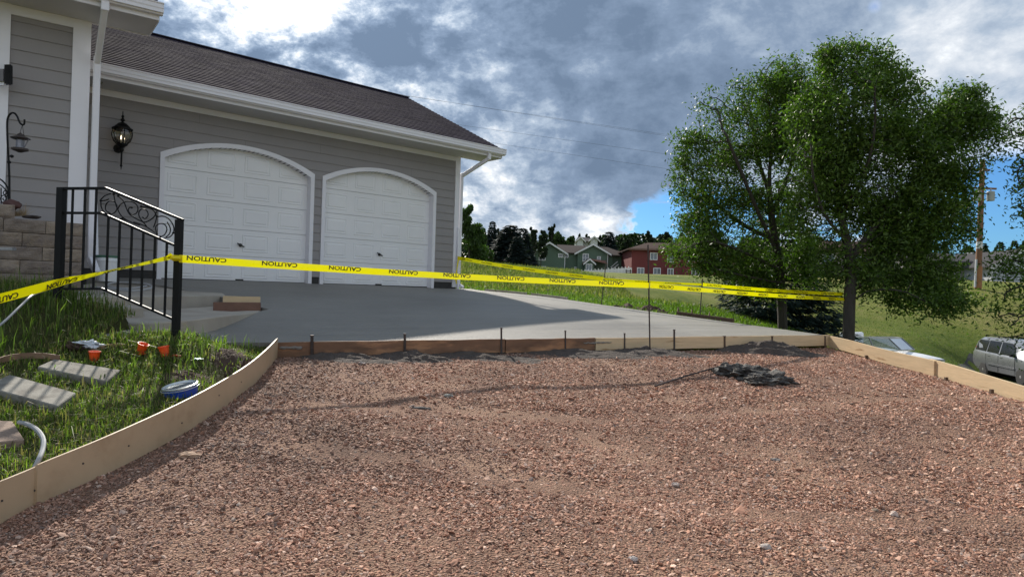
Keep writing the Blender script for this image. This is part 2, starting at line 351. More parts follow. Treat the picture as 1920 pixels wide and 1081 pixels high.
def grid_lines(a, b, lo, hi, step, grow):
    s = list(np.arange(lo, hi, step)); x = hi; d = step
    while x < b: s.append(x); d *= grow; x += d
    s.append(b); x = lo; d = step; L = []
    while x > a: d *= grow; x -= d; L.append(max(x, a))
    return np.array(sorted(set(L)) + s)
gx = grid_lines(-2500, 2500, -6, 8, .14, 1.045); gy = grid_lines(-1500, 4000, 2, 17, .14, 1.045)
XX, YY = np.meshgrid(gx, gy); ZZ = ground(XX, YY)
nx = len(gx); ny = len(gy)
idx = np.arange(nx*ny).reshape(ny, nx)
quads = np.stack([idx[:-1, :-1], idx[:-1, 1:], idx[1:, 1:], idx[1:, :-1]], -1).reshape(-1, 4)
def ground_mat():
    m = bpy.data.materials.new('lawn'); m.use_nodes = True; t = NT(m.node_tree); t.n.clear()
    out = t.new('ShaderNodeOutputMaterial'); b = t.new('ShaderNodeBsdfPrincipled'); tcn = t.new('ShaderNodeTexCoord'); v = tcn.outputs['Object']
    sp = t.new('ShaderNodeSeparateXYZ'); t.l.new(v, sp.inputs[0])
    n1 = t.noise(v, .12, 5, .6); n2 = t.noise(v, 1.6, 6, .65); n3 = t.noise(t.vm('MULTIPLY', v, (.35, 1, 1)), 9, 5, .7)
    f = t.m('ADD', t.m('MULTIPLY', n1, 1.5), t.m('ADD', t.m('MULTIPLY', n2, .6), t.m('MULTIPLY', n3, .5)))
    g = t.ramp(t.m('SUBTRACT', f, .8), [(.25, (.085, .125, .018)), (.45, (.135, .165, .026)), (.6, (.185, .19, .045)), (.8, (.25, .215, .085))])
    near = t.mapr(t.vm('LENGTH', v), 7.5, 12, 1.0, 0.0)                  # rougher, earthy ground in the bed by the house
    g = t.mix(t.m('MULTIPLY', near, .8), g, t.ramp(n2, [(.35, (.035, .045, .014)), (.6, (.07, .06, .03))]))
    t.l.new(g, b.inputs['Base Color']); b.inputs['Roughness'].default_value = .95; b.inputs['Specular IOR Level'].default_value = .15
    bn = t.new('ShaderNodeBump'); bn.inputs['Strength'].default_value = .9; bn.inputs['Distance'].default_value = .06
    t.l.new(t.m('ADD', n3, t.noise(v, 30, 4, .7)), bn.inputs['Height']); t.l.new(bn.outputs[0], b.inputs['Normal'])
    t.l.new(b.outputs[0], out.inputs[0]); return m
lawn = raw('lawn', np.c_[XX.ravel(), YY.ravel(), ZZ.ravel()], quads, ground_mat(), smooth=True); tag(lawn, kind='structure')

# ---------------------------------------------------------------- gravel bed
def gravel_z(x, y):
    z = gz(x, y) + EYE
    return z + .007*np.sin(x*2.1+y*.8)*np.sin(y*1.7-x*.6) + .005*np.sin(x*5.3+1)*np.sin(y*4.1) - .018*np.exp(-((y-5.6-.25*x+.12*np.sin(x*1.3))/.16)**2) - .014*np.exp(-((y-4.2+.12*x+.1*np.sin(x*1.1))/.2)**2)
def clip_sheet(poly, zf, step, mat_, name, x0, x1, y0, y1, thick=0):
    bm = bmesh.new(); vs = [bm.verts.new((x, y, 0)) for x, y in poly]; bm.faces.new(vs)
    for ax, lo, hi in ((0, x0, x1), (1, y0, y1)):
        for s in np.arange(lo, hi, step):
            no = (1, 0, 0) if ax == 0 else (0, 1, 0); co = (s, 0, 0) if ax == 0 else (0, s, 0)
            bmesh.ops.bisect_plane(bm, geom=bm.verts[:]+bm.edges[:]+bm.faces[:], plane_co=co, plane_no=no)
    bmesh.ops.triangulate(bm, faces=[f for f in bm.faces if len(f.verts) > 4])
    xy = np.array([v.co[:2] for v in bm.verts]); z = zf(xy[:, 0], xy[:, 1])
    for v, q in zip(bm.verts, z): v.co.z = float(q)
    if thick:
        be = [e for e in bm.edges if e.is_boundary]
        r = bmesh.ops.extrude_edge_only(bm, edges=be)
        for v in [g for g in r['geom'] if isinstance(g, bmesh.types.BMVert)]: v.co.z -= thick
    bmesh.ops.recalc_face_normals(bm, faces=bm.faces)
    me = bpy.data.meshes.new(name); bm.to_mesh(me); bm.free(); me.materials.append(mat_)
    me.polygons.foreach_set('use_smooth', [True]*len(me.polygons))
    if thick: me.set_sharp_from_angle(angle=R(40))
    o = bpy.data.objects.new(name, me); COL.objects.link(o); return o
def gravel_mat():
    m = bpy.data.materials.new('gravel_bed'); m.use_nodes = True; t = NT(m.node_tree); t.n.clear()
    out = t.new('ShaderNodeOutputMaterial'); b = t.new('ShaderNodeBsdfPrincipled'); v = t.new('ShaderNodeTexCoord').outputs['Object']
    n = t.noise(v, 1.1, 6, .6); n2 = t.noise(v, 70, 4, .7)
    c = t.ramp(t.m('MULTIPLY_ADD', n2, .35, t.m('MULTIPLY', n, .7)), [(.35, (.13, .07, .045)), (.5, (.24, .132, .085)), (.65, (.36, .215, .14))])
    t.l.new(c, b.inputs['Base Color']); b.inputs['Roughness'].default_value = .95
    bn = t.new('ShaderNodeBump'); bn.inputs['Strength'].default_value = 1; bn.inputs['Distance'].default_value = .02
    vor = t.new('ShaderNodeTexVoronoi'); vor.inputs['Scale'].default_value = 75; t.l.new(v, vor.inputs['Vector'])
    t.l.new(t.m('MULTIPLY_ADD', n2, .5, vor.outputs['Distance']), bn.inputs['Height']); t.l.new(bn.outputs[0], b.inputs['Normal'])
    t.l.new(b.outputs[0], out.inputs[0]); return m
bed = clip_sheet(GPOLY, lambda x, y: gravel_z(x, y), .25, gravel_mat(), 'gravel_bed', -3.5, 6, -6, 10.5); tag(bed, kind='structure')
def stone_mat():
    m = bpy.data.materials.new('gravel_stone'); m.use_nodes = True; t = NT(m.node_tree); t.n.clear()
    out = t.new('ShaderNodeOutputMaterial'); b = t.new('ShaderNodeBsdfPrincipled')
    a = t.new('ShaderNodeAttribute'); a.attribute_name = 'tint'; a.attribute_type = 'INSTANCER'
    v = t.new('ShaderNodeNewGeometry').outputs['Position']
    t.l.new(t.vm('SCALE', a.outputs['Color'], scale=t.m('MULTIPLY_ADD', t.noise(v, 90, 3), .5, .75)), b.inputs['Base Color'])
    b.inputs['Roughness'].default_value = .85; b.inputs['Specular IOR Level'].default_value = .3; t.l.new(b.outputs[0], out.inputs[0]); return m
def scatter_stones():
    pts = []
    for (y0, y1, dens, size) in ((2.2, 4.2, 8200, .72), (4.2, 6.2, 4600, .84), (6.2, 10.3, 2400, 1.02)):
        xa = max(-3.2, -y1*.86-1.3); xb = min(5.7, y1*.86+1.3); n = int((xb-xa)*(y1-y0)*dens)
        x = rng.uniform(xa, xb, n); y = rng.uniform(y0, y1, n)
        ok = inpoly(x, y, GPOLY) & (np.abs(x) < y*.86+1.3); x = x[ok]; y = y[ok]
        # stones lie thick in some places, thin where fines are compacted
        q = np.array([noise.noise(Vector((a*.7, b*1.1, 3))) + .8*noise.noise(Vector((a*2.6, b*3.4, 8))) for a, b in zip(x, y)])
        keep = rng.uniform(0, 1, len(x)) < np.clip(.95 + q*1.4, .42, 1.0)
        pts.append(np.c_[x[keep], y[keep], np.full(keep.sum(), size), q[keep]])
    A = np.concatenate(pts); n = len(A); z = gravel_z(A[:, 0], A[:, 1])
    s = np.exp(rng.normal(-.05, .38, n))*.0082*A[:, 2]; s = np.clip(s, .004, .022); big = rng.uniform(0, 1, n) < .004; s[big] *= 1.7
    sc = np.c_[s*rng.uniform(.9, 1.7, n), s*rng.uniform(.7, 1.1, n), s*rng.uniform(.25, .5, n)]
    rot = np.c_[rng.normal(0, .45, n), rng.normal(0, .45, n), rng.uniform(0, 6.283, n)]
    pal = np.array([(.50, .275, .185), (.42, .22, .145), (.60, .37, .265), (.30, .155, .105), (.45, .29, .215), (.74, .52, .40), (.24, .17, .14), (.48, .37, .30)])
    pr = np.array([.26, .23, .16, .14, .12, .04, .03, .02]); ci = rng.choice(8, n, p=pr); col = pal[ci]*rng.uniform(.75, 1.2, (n, 1))
    dirt = np.clip((np.array([noise.noise(Vector((a*.55+9, b*.8, 1))) + .6*noise.noise(Vector((a*2.2, b*2.2, 5))) for a, b in A[:, :2]]) - .12)*2.2, 0, .75)
    nearcurve = np.clip(1-(np.abs(A[:, 0]+2.0-.02*A[:, 1]))/1.0, 0, 1)*.62
    nearform = np.clip(1-((FA.y + (A[:, 0]-FA.x)*(FB.y-FA.y)/(FB.x-FA.x)) - A[:, 1])/.75, 0, 1)*.75*np.clip((5.0-A[:, 0])/2, .3, 1)
    d = np.clip(dirt*.55+nearcurve+nearform, 0, .85)[:, None]*rng.uniform(.4, 1, (n, 1))
    col = col*(1-d) + np.array([(.105, .088, .078)])*d
    me = bpy.data.meshes.new('gravel'); me.vertices.add(n)
    me.vertices.foreach_set('co', np.c_[A[:, 0], A[:, 1], z + sc[:, 2]*rng.uniform(-.1, .9, n)].astype(np.float32).ravel())
    for nm, arr in (('rot', rot), ('scl', sc)):
        at = me.attributes.new(nm, 'FLOAT_VECTOR', 'POINT'); at.data.foreach_set('vector', arr.astype(np.float32).ravel())
    at = me.attributes.new('tint', 'FLOAT_COLOR', 'POINT'); at.data.foreach_set('color', np.c_[col, np.ones(n)].astype(np.float32).ravel())
    at = me.attributes.new('pick', 'INT', 'POINT'); at.data.foreach_set('value', rng.integers(0, 6, n).astype(np.int32))
    o = bpy.data.objects.new('gravel', me); COL.objects.link(o)
    g = bpy.data.node_groups.new('gravel_scatter', 'GeometryNodeTree')
    g.interface.new_socket('Geometry', in_out='INPUT', socket_type='NodeSocketGeometry'); g.interface.new_socket('Geometry', in_out='OUTPUT', socket_type='NodeSocketGeometry')
    N = g.nodes; L = g.links; gi = N.new('NodeGroupInput'); go = N.new('NodeGroupOutput'); g2i = N.new('GeometryNodeGeometryToInstance')
    sm = N.new('GeometryNodeSetMaterial'); sm.inputs['Material'].default_value = stone_mat()
    for k in range(6):
        ic = N.new('GeometryNodeMeshIcoSphere'); ic.inputs['Radius'].default_value = 1; ic.inputs['Subdivisions'].default_value = 1
        sp = N.new('GeometryNodeSetPosition'); nz = N.new('ShaderNodeTexNoise'); nz.noise_dimensions = '4D'; nz.inputs['W'].default_value = k*3.7; nz.inputs['Scale'].default_value = 1.1
        vm = N.new('ShaderNodeVectorMath'); vm.operation = 'SUBTRACT'; vm.inputs[1].default_value = (.5, .5, .5); v2 = N.new('ShaderNodeVectorMath'); v2.operation = 'SCALE'; v2.inputs['Scale'].default_value = 1.9
        L.new(nz.outputs['Color'], vm.inputs[0]); L.new(vm.outputs[0], v2.inputs[0]); L.new(ic.outputs[0], sp.inputs[0]); L.new(v2.outputs[0], sp.inputs['Offset']); L.new(sp.outputs[0], g2i.inputs[0])
    ip = N.new('GeometryNodeInstanceOnPoints'); ip.inputs['Pick Instance'].default_value = True
    def na(nm, t):
        q = N.new('GeometryNodeInputNamedAttribute'); q.data_type = t; q.inputs['Name'].default_value = nm; return q.outputs[0]
    e2r = N.new('FunctionNodeEulerToRotation')
    L.new(gi.outputs[0], ip.inputs['Points']); L.new(g2i.outputs[0], ip.inputs['Instance']); L.new(na('pick', 'INT'), ip.inputs['Instance Index'])
    L.new(na('rot', 'FLOAT_VECTOR'), e2r.inputs[0]); L.new(e2r.outputs[0], ip.inputs['Rotation']); L.new(na('scl', 'FLOAT_VECTOR'), ip.inputs['Scale'])
    L.new(ip.outputs[0], sm.inputs[0]); L.new(sm.outputs[0], go.inputs[0])
    md = o.modifiers.new('scatter', 'NODES'); md.node_group = g
    tag(o, 'loose reddish crushed gravel covering the bed inside the forms', 'gravel', kind='stuff'); return o
scatter_stones()

# ---------------------------------------------------------------- driveway
def slab_mat():
    m = bpy.data.materials.new('fresh_concrete'); m.use_nodes = True; t = NT(m.node_tree); t.n.clear()
    out = t.new('ShaderNodeOutputMaterial'); b = t.new('ShaderNodeBsdfPrincipled'); v = t.new('ShaderNodeTexCoord').outputs['Object']
    mp = t.new('ShaderNodeMapping'); t.l.new(v, mp.inputs[0]); mp.inputs['Rotation'].default_value = (0, 0, -math.atan2(FB.y-FA.y, FB.x-FA.x))
    s = t.vm('MULTIPLY', mp.outputs[0], (.25, 6.0, 1)); s2 = t.vm('MULTIPLY', mp.outputs[0], (1.5, 60, 1))
    n1 = t.noise(mp.outputs[0], .5, 6, .6); n2 = t.noise(s, 1.2, 5, .65); n3 = t.noise(s2, 1.5, 4, .6); n4 = t.noise(v, 55, 4, .7)
    f = t.m('ADD', t.m('MULTIPLY', n1, .35), t.m('ADD', t.m('MULTIPLY', n2, .40), t.m('ADD', t.m('MULTIPLY', n4, .1), t.m('MULTIPLY', n3, .15))))
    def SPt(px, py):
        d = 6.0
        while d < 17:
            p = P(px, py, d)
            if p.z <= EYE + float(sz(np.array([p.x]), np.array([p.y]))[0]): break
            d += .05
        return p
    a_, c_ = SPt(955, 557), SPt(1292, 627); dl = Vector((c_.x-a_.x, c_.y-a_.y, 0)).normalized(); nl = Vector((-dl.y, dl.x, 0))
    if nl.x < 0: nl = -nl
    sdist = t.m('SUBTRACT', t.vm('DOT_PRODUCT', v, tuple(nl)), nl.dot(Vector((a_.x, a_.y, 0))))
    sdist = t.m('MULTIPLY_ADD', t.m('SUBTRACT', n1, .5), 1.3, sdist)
    dry = t.mapr(sdist, -.18, .22, 0.0, 1.0)  # mask edge of the painted shade; the far right side stays pale
    damp_shade_c = t.ramp(f, [(.34, (.150, .142, .128)), (.5, (.215, .204, .184)), (.66, (.285, .270, .243))])  # damp tone with shade painted in, darkens the sunlit strip by the form
    dry_lit_c = t.ramp(f, [(.34, (.20, .192, .172)), (.5, (.255, .243, .218)), (.66, (.32, .305, .275))])
    t.l.new(t.mix(dry, damp_shade_c, dry_lit_c), b.inputs['Base Color'])
    t.l.new(t.mapr(n2, .3, .7, .5, .72), b.inputs['Roughness']); b.inputs['Specular IOR Level'].default_value = .35
    bn = t.new('ShaderNodeBump'); bn.inputs['Strength'].default_value = .9; bn.inputs['Distance'].default_value = .010
    t.l.new(t.m('ADD', n3, t.m('MULTIPLY', n2, 1.4)), bn.inputs['Height'])
    b2 = t.new('ShaderNodeBump'); b2.inputs['Strength'].default_value = .3; b2.inputs['Distance'].default_value = .003; t.l.new(n4, b2.inputs['Height']); t.l.new(bn.outputs[0], b2.inputs['Normal'])
    t.l.new(b2.outputs[0], b.inputs['Normal']); t.l.new(b.outputs[0], out.inputs[0]); return m
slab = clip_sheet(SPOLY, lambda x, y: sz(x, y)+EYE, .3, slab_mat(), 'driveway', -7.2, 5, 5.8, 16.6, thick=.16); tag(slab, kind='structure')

# ---------------------------------------------------------------- garage
gar = thing('garage', (GC.x-2, GC.y-1, FLOOR-.1), 'grey lap sided garage with two white arched doors and dark shingle roof', 'garage')
def gp(t, out, z): return GC + WD*t + WN*out + Vector((0, 0, z))
WTOP = EYE + 3.10; GL = 11.5
TL = -GL
def door_spec(pl, pr, py_l, py_r):
    tl, zl = tz(pl, py_l); tr, zr = tz(pr, py_r); return tl, tr, (zl+zr)/2
D1 = door_spec(300, 589, 288, 328); D2 = door_spec(604, 817, 331, 363)
TW = .075
DOORS = []
for (a, b_, zs) in (D1, D2):
    a += TW; b_ -= TW; w = b_-a; rise = .35*w/3.0+.03; zs = zs-.06; Rr = (w*w/4 + rise*rise)/(2*rise)
    DOORS.append(dict(a=a, b=b_, zs=zs, rise=rise, R=Rr, c=(a+b_)/2))
def arch_top(d, t, off=0.0):
    if t < d['a']-off-1e-6 or t > d['b']+off+1e-6: return -1e9
    q = (d['R']+off)**2 - (t-d['c'])**2
    return d['zs'] + d['rise'] - d['R'] + math.sqrt(max(q, 0))
def open_top(t): return max(arch_top(d, t) for d in DOORS)
m_in = mat('dark_interior', (.03, .03, .03), .9, 0)
# siding boards, each lapped over the one below
PITCH_S = .177; z0 = FLOOR+.13; k = 0
ts = sorted(set([TL, -.13] + [round(x, 3) for x in np.arange(TL, -.13, .5)] + sum([[d['a']-1e-4, d['a'], d['b'], d['b']+1e-4] + list(np.linspace(d['a'], d['b'], 40)) for d in DOORS], [])))
while z0 < WTOP-.02:
    z1 = min(z0+PITCH_S, WTOP); runs = []; cur = []
    for t in ts:
        lo = max(z0, open_top(t)) if open_top(t) > z0 else z0
        if lo < z1-.012: cur.append((t, lo))
        else:
            if len(cur) > 1: runs.append(cur)
            cur = []
    if len(cur) > 1: runs.append(cur)
    for run in runs:
        # cut long rows into boards with butt joints
        joints = [j for j in (TL+3.66+(k*1.27) % 3.4, TL+7.3+(k*1.27) % 3.4) if run[0][0]+.4 < j < run[-1][0]-.4]
        segs = []; st = 0
        for j in joints:
            e = max(i for i, q in enumerate(run) if q[0] <= j)
            if e > st: segs.append(run[st:e+1]); st = e
        segs.append(run[st:])
        for sg in segs:
            if len(sg) < 2: continue
            v = []; f = []; ou = lambda z: .003 + .015*(z1-z)/PITCH_S
            g0 = .0015
            for i, (t, lo) in enumerate(sg):
                tt = t + (g0 if i == 0 else 0) - (g0 if i == len(sg)-1 else 0)
                v += [tuple(gp(tt, ou(lo), lo)), tuple(gp(tt, ou(z1), z1)), tuple(gp(tt, -.02, lo))]
            for i in range(len(sg)-1):
                a = 3*i; f += [(a, a+3, a+4, a+1), (a+2, a+5, a+3, a)]
            raw('siding_board', v, f, siding_m, gar)
    z0 += PITCH_S; k += 1
# solid wall core behind the boards, back and side walls
core = MB(); tc_ = [t for t in ts]
cv = []; cf = []
for t in tc_:
    lo = max(FLOOR-.2, open_top(t)); cv += [tuple(gp(t, -.002, lo)), tuple(gp(t, -.002, WTOP)), tuple(gp(t, -.14, lo))]
for i in range(len(tc_)-1):
    a = 3*i
    if tc_[i+1]-tc_[i] < 2e-4: continue
    cf += [(a, a+3, a+4, a+1), (a+2, a+5, a+3, a)]
raw('wall', cv, cf, mat('sheathing', (.12, .115, .11), .8, 0), gar)
MB().prism([gp(-.01, -.01, FLOOR-.2), gp(-.01, -7.0, FLOOR-.2), gp(-.01, -7.0, WTOP+.05), gp(-.01, -3.5, WTOP+1.9), gp(-.01, -.01, WTOP+.05)], -WD*.12).build('side_wall', siding_m, gar)
MB().prism([gp(TL, -7.0, FLOOR-.2), gp(-.01, -7.0, FLOOR-.2), gp(-.01, -7.0, WTOP), gp(TL, -7.0, WTOP)], WN*.12).build('back_wall', siding_m, gar)
# foundation strips (dark) left of, between and right of the doors
fm = mat('dark_foundation', (.035, .033, .032), .8, .2, 12)
for (a, b_) in ((TL, DOORS[0]['a']-TW), (DOORS[0]['b']+TW, DOORS[1]['a']-TW), (DOORS[1]['b']+TW, -.02)):
    mb = MB(); c = gp((a+b_)/2, -.03, FLOOR-.03); mb.box(c, (b_-a)/2-.002, .03, .16, WD, WN); mb.build('foundation', fm, gar)
# corner board
MB().box(gp(-.065, .012, (FLOOR+.02+WTOP)/2), .065, .016, (WTOP-FLOOR-.02)/2, WD, WN).box(gp(.008, -.08, (FLOOR+.02+WTOP)/2), .008, .09, (WTOP-FLOOR-.02)/2, WD, WN).build('corner_board', trim_m, gar)
MB().box(gp((TL-.13)/2, .018, WTOP-.05), -(TL+.13)/2, .012, .05, WD, WN).build('frieze_board', trim_m, gar)
# doors
for d in DOORS:
    n = 32; path = [(d['a'], FLOOR-.03)] + [(t, arch_top(d, t)) for t in np.linspace(d['a'], d['b'], n)] + [(d['b'], FLOOR-.03)]
    outer = [(d['a']-TW, FLOOR-.03)] + [(d['c'] + (t-d['c'])*(1+2*TW/(d['b']-d['a'])), arch_top(d, t)+TW*1.03) for t in np.linspace(d['a'], d['b'], n)] + [(d['b']+TW, FLOOR-.03)]
    v = []; f = []
    for (a, b_) in zip(path, outer):
        v += [tuple(gp(a[0], .036, a[1])), tuple(gp(b_[0], .036, b_[1])), tuple(gp(b_[0], -.001, b_[1])), tuple(gp(a[0], -.14, a[1]))]
    for i in range(len(path)-1):
        a = 4*i; f += [(a, a+1, a+5, a+4), (a+1, a+2, a+6, a+5), (a, a+4, a+7, a+3)]
    fr = raw('door_frame', v, f, trim_m, gar)
    # stop moulding close to the door leaf
    MB().bar(gp(d['a'], -.145, FLOOR-.005), gp(d['b'], -.145, FLOOR-.005), .03, .035).build('weather_seal', mat('seal_rubber', (.02, .02, .02), .8, 0), gar)
    dr = MB().box(gp(d['c'], -.175, FLOOR+1.25), (d['b']-d['a'])/2+.05, .008, 1.27, WD, WN).build('garage_door', door_m, gar)
    H = .495; w = (d['b']-d['a']); cw = w/4
    for r in range(5):
        zb = FLOOR - .03 + r*H
        MB().box(gp(d['c'], -.150, zb+H/2), w/2+.04, .014, H/2-.004, WD, WN).build('door_section', door_m, dr)
        for c in range(4):
            tcn = d['a'] + cw*(c+.5); hw = cw/2-.085; hh = H/2-.085; zc = zb+H/2
            rings = [(0, -.1355), (.012, -.128), (.024, -.1345), (.045, -.1345), (.06, -.127)]
            v = []; f = []
            for (ins, o_) in rings:
                for sx, szz in ((-1, -1), (1, -1), (1, 1), (-1, 1)): v.append(tuple(gp(tcn+sx*(hw-ins), o_, zc+szz*(hh-ins))))
            for q in range(len(rings)-1):
                for e in range(4): f.append((q*4+e, q*4+(e+1) % 4, q*4+4+(e+1) % 4, q*4+4+e))
            f.append(tuple(range(16, 20))); raw('raised_panel', v, f, door_m, dr)
    hz_ = FLOOR-.03+H*1.42
    h = MB().lathe(gp(d['c']+.05, -.136, hz_), [(.0, 0), (.034, .0), (.034, .012), (.018, .016), (.018, .035), (0, .035)], 10, WN)
    h.bar(gp(d['c']-.02, -.095, hz_+.03), gp(d['c']+.11, -.095, hz_-.03), .02).build('door_handle', mat('dark_hardware', (.04, .04, .04), .4, 0, metal=.7), dr)
    MB().bar(gp(d['c']-.02, -.128, FLOOR+.012), gp(d['c']+.12, -.128, FLOOR+.012), .03, .05).build('lift_grip', MATS['dark_hardware'], dr)
# eaves: soffit, fascia, gutter
OH = .70
es, ee = TL, .70
MB().box(gp((es+ee)/2, OH/2, WTOP+.012), (ee-es)/2, OH/2-.003, .010, WD, WN).build('soffit', mat('soffit_paint', (.55, .54, .54), .6, .05, 2), gar)
MB().box(gp((es+ee)/2, OH-.01, WTOP+.085), (ee-es)/2, .012, .085, WD, WN).build('fascia', trim_m, gar)
MB().prism([gp(ee-.012, .03, WTOP-.01), gp(ee-.012, OH-.03, WTOP-.01), gp(ee-.012, OH-.02, WTOP+.17), gp(ee-.012, .03, WTOP+.42)], WD*.014).build('eave_return', trim_m, gar)
def gutter(t0, t1, f3, parent):       # K-style gutter swept along the eave; f3(t, out, z)
    prof = [(0, .135), (0, .0), (.07, .0), (.078, .02), (.10, .045), (.115, .075), (.115, .125), (.128, .13), (.128, .142), (.108, .142), (.108, .02), (.012, .012), (.012, .135)]
    v = [tuple(f3(t, o, z)) for t in (t0, t1) for (o, z) in prof]; n = len(prof)
    f = [(i, (i+1) % n, n+(i+1) % n, n+i) for i in range(n)] + [tuple(range(n)), tuple(range(n, 2*n))]
    return raw('gutter', v, f, trim_m, parent)
gutter(es, ee+.03, lambda t, o, z: gp(t, OH+.003+o, WTOP+.055+z), gar)
# roof: two slopes of laminated shingles
PIT = 2.02/4.16; RD = 3.5+OH
def rp(t, run, h=0.0): return gp(t, OH+.05-run, WTOP+.17+run*PIT + h)
MB().prism([rp(es, 0), rp(es, RD+.04), rp(ee, RD+.04), rp(ee, 0)], (0, 0, -.03)).build('roof_deck', mat('felt', (.03, .028, .03), .9, 0), gar)
MB().prism([gp(es, OH-.1-2*RD, WTOP+.17), rp(es, RD), rp(ee, RD), gp(ee, OH-.1-2*RD, WTOP+.17)], (0, 0, -.03)).build('roof_slope', MATS['felt'], gar)
shing_m = mat('shingle', (.085, .072, .078), .97, .07, 1.5, .6, 120, attr=('tint', 'GEOMETRY'), bdist=.004, spec=.03)
def shingles(name, rpf, t0, t1, runmax, parent, expo=.14, wmin=.16, wmax=.34, far=False):
    v = []; f = []; cols = []; nc = int(runmax/expo)+1; th = .012
    for r in range(nc):
        r0 = r*expo - .02; r1 = min(r0+expo+.05, runmax+.02); t = t0 - random.random()*.2
        while t < t1:
            w = random.uniform(wmin, wmax); a = max(t, t0); b_ = min(t+w, t1); t += w
            if b_-a < .01: continue
            thick = th*random.uniform(.75, 1.0); bi = len(v)
            lo = th*1.0; 
            v += [tuple(rpf(a, r0, .004)), tuple(rpf(b_, r0, .004)), tuple(rpf(a, r0, .012+thick)), tuple(rpf(b_, r0, .012+thick)), tuple(rpf(a, r1, .004)), tuple(rpf(b_, r1, .004))]
            f += [(bi, bi+1, bi+3, bi+2), (bi+2, bi+3, bi+5, bi+4), (bi, bi+2, bi+4), (bi+1, bi+5, bi+3)]
            g = random.uniform(.68, .95); c = random.choice(((.033, .027, .048), (.029, .024, .042), (.038, .031, .051), (.026, .021, .038)))
            cols += [(c[0]*g, c[1]*g, c[2]*g, 1)]*4
    o = raw(name, v, f, shing_m, parent); at = o.data.attributes.new('tint', 'FLOAT_COLOR', 'FACE'); at.data.foreach_set('color', np.array(cols, np.float32).ravel())
    tag(o, kind='stuff'); return o
shingles('shingle', rp, es, ee+.03, RD, gar)
MB().bar(rp(es, RD, .02), rp(ee+.03, RD, .02), .14, .02).build('ridge_cap', mat('ridge', (.05, .042, .058), .8, .2, 8), gar)
# downspout at the right corner: outlet, elbow, pipe
dg = MB().box(gp(ee-.42, OH+.03, WTOP-.0), .04, .035, .09, WD, WN); dg.bar(gp(ee-.42, OH+.02, WTOP-.07), gp(.07, .0, WTOP-.42), .06, .08); dg.bar(gp(.07, -.0, WTOP-.36), gp(.055, .01, FLOOR+.05), .07, .06, upv=WN); dg.bar(gp(.055, .01, FLOOR+.09), gp(.08, .16, FLOOR+.02), .07, .06)
dg.build('downspout', trim_m, gar, bevel=.006)
# loose white strip leaning beside the corner
o = MB().bar(P(858.5, 545, 15.9), P(859, 427, 15.95), .05, .04, upv=WN).build('trim_strip', trim_m); tag(o, 'white trim strip standing upright beside the far corner of the garage', 'trim strip')
# soffit spotlight
sp = P(187, 153, 10.72)
o = MB().lathe(Vector((sp.x, sp.y, WTOP)), [(0, -.03), (.035, -.03), (.045, 0), (0, 0)], 12).build('soffit_light', mat('dull_metal', (.2, .2, .2), .4, 0, metal=.8)); tag(o, 'small round light under the garage soffit beside the white corner post', 'light')

# ---------------------------------------------------------------- house wing at the left
WA = R(53.0); VD = Vector((math.sin(WA), math.cos(WA), 0)); VN = Vector((VD.y, -VD.x, 0))
HC = Vector((-5.72, 9.05, 0)); HTOP = EYE+3.40; HB = EYE+.2
def hp(t, out, z): return HC + VD*t + VN*out + Vector((0, 0, z))
wing = thing('house_wing', (HC.x, HC.y, HB), 'grey sided house wing with white corner board and white eaves at far left', 'house')
z0 = HB; HL = 2.6
while z0 < HTOP:
    z1 = min(z0+PITCH_S, HTOP); ou = lambda z: .003+.015*(z1-z)/PITCH_S
    a, b_ = -HL, -.15
    raw('siding_board', [tuple(hp(t, o, z)) for (t, o, z) in ((a, ou(z0), z0), (b_, ou(z0), z0), (b_, ou(z1), z1), (a, ou(z1), z1), (a, -.02, z0), (b_, -.02, z0))], [(0, 1, 2, 3), (4, 5, 1, 0)], siding_m, wing)
    # return wall boards, facing the garage
    raw('siding_board', [tuple(hp(o-.012, q, z)) for (q, o, z) in ((-.15, ou(z0), z0), (-2.6, ou(z0), z0), (-2.6, ou(z1), z1), (-.15, ou(z1), z1), (-.15, -.02, z0), (-2.6, -.02, z0))], [(0, 1, 2, 3), (4, 5, 1, 0)], siding_m, wing)
    z0 += PITCH_S
MB().box(hp(-HL/2-.06, -.1, (HB+HTOP)/2-.2), HL/2-.0, .08, (HTOP-HB)/2+.2, VD, VN).build('wall', MATS['sheathing'], wing)
MB().box(hp(-.075, .014, (HB-.3+HTOP)/2), .10, .02, (HTOP-HB+.3)/2, VD, VN).box(hp(.014, -.07, (HB-.3+HTOP)/2), .014, .09, (HTOP-HB+.3)/2, VD, VN).build('corner_board', trim_m, wing)
MB().box(hp(-HL/2, .02, HTOP-.06), HL/2-.16, .014, .06, VD, VN).build('frieze_board', trim_m, wing)
# window casing at the far left edge
wt = (wall_hit(6, 300, HC, VN)-HC).dot(VD)
MB().box(hp(wt-.07, .022, EYE+1.9), .10, .022, 1.75, VD, VN).build('window_casing', trim_m, wing)
HO = .72
MB().box(hp((HO-HL)/2, HO/2, HTOP+.012), (HL+HO)/2, HO/2-.003, .01, VD, VN).build('soffit', MATS['soffit_paint'], wing)
MB().box(hp((HO-HL)/2, HO-.01, HTOP+.09), (HL+HO)/2, .012, .09, VD, VN).build('fascia', trim_m, wing)
MB().prism([hp(HO-.012, .03, HTOP-.01), hp(HO-.012, HO-.03, HTOP-.01), hp(HO-.012, HO-.02, HTOP+.17), hp(HO-.012, .03, HTOP+.42)], VD*.014).prism([hp(.03, -.02, HTOP-.005), hp(HO-.014, -.02, HTOP-.005), hp(HO-.014, -.02, HTOP+.4), hp(.03, -.02, HTOP+.4)], VN*.014).build('eave_return', trim_m, wing)
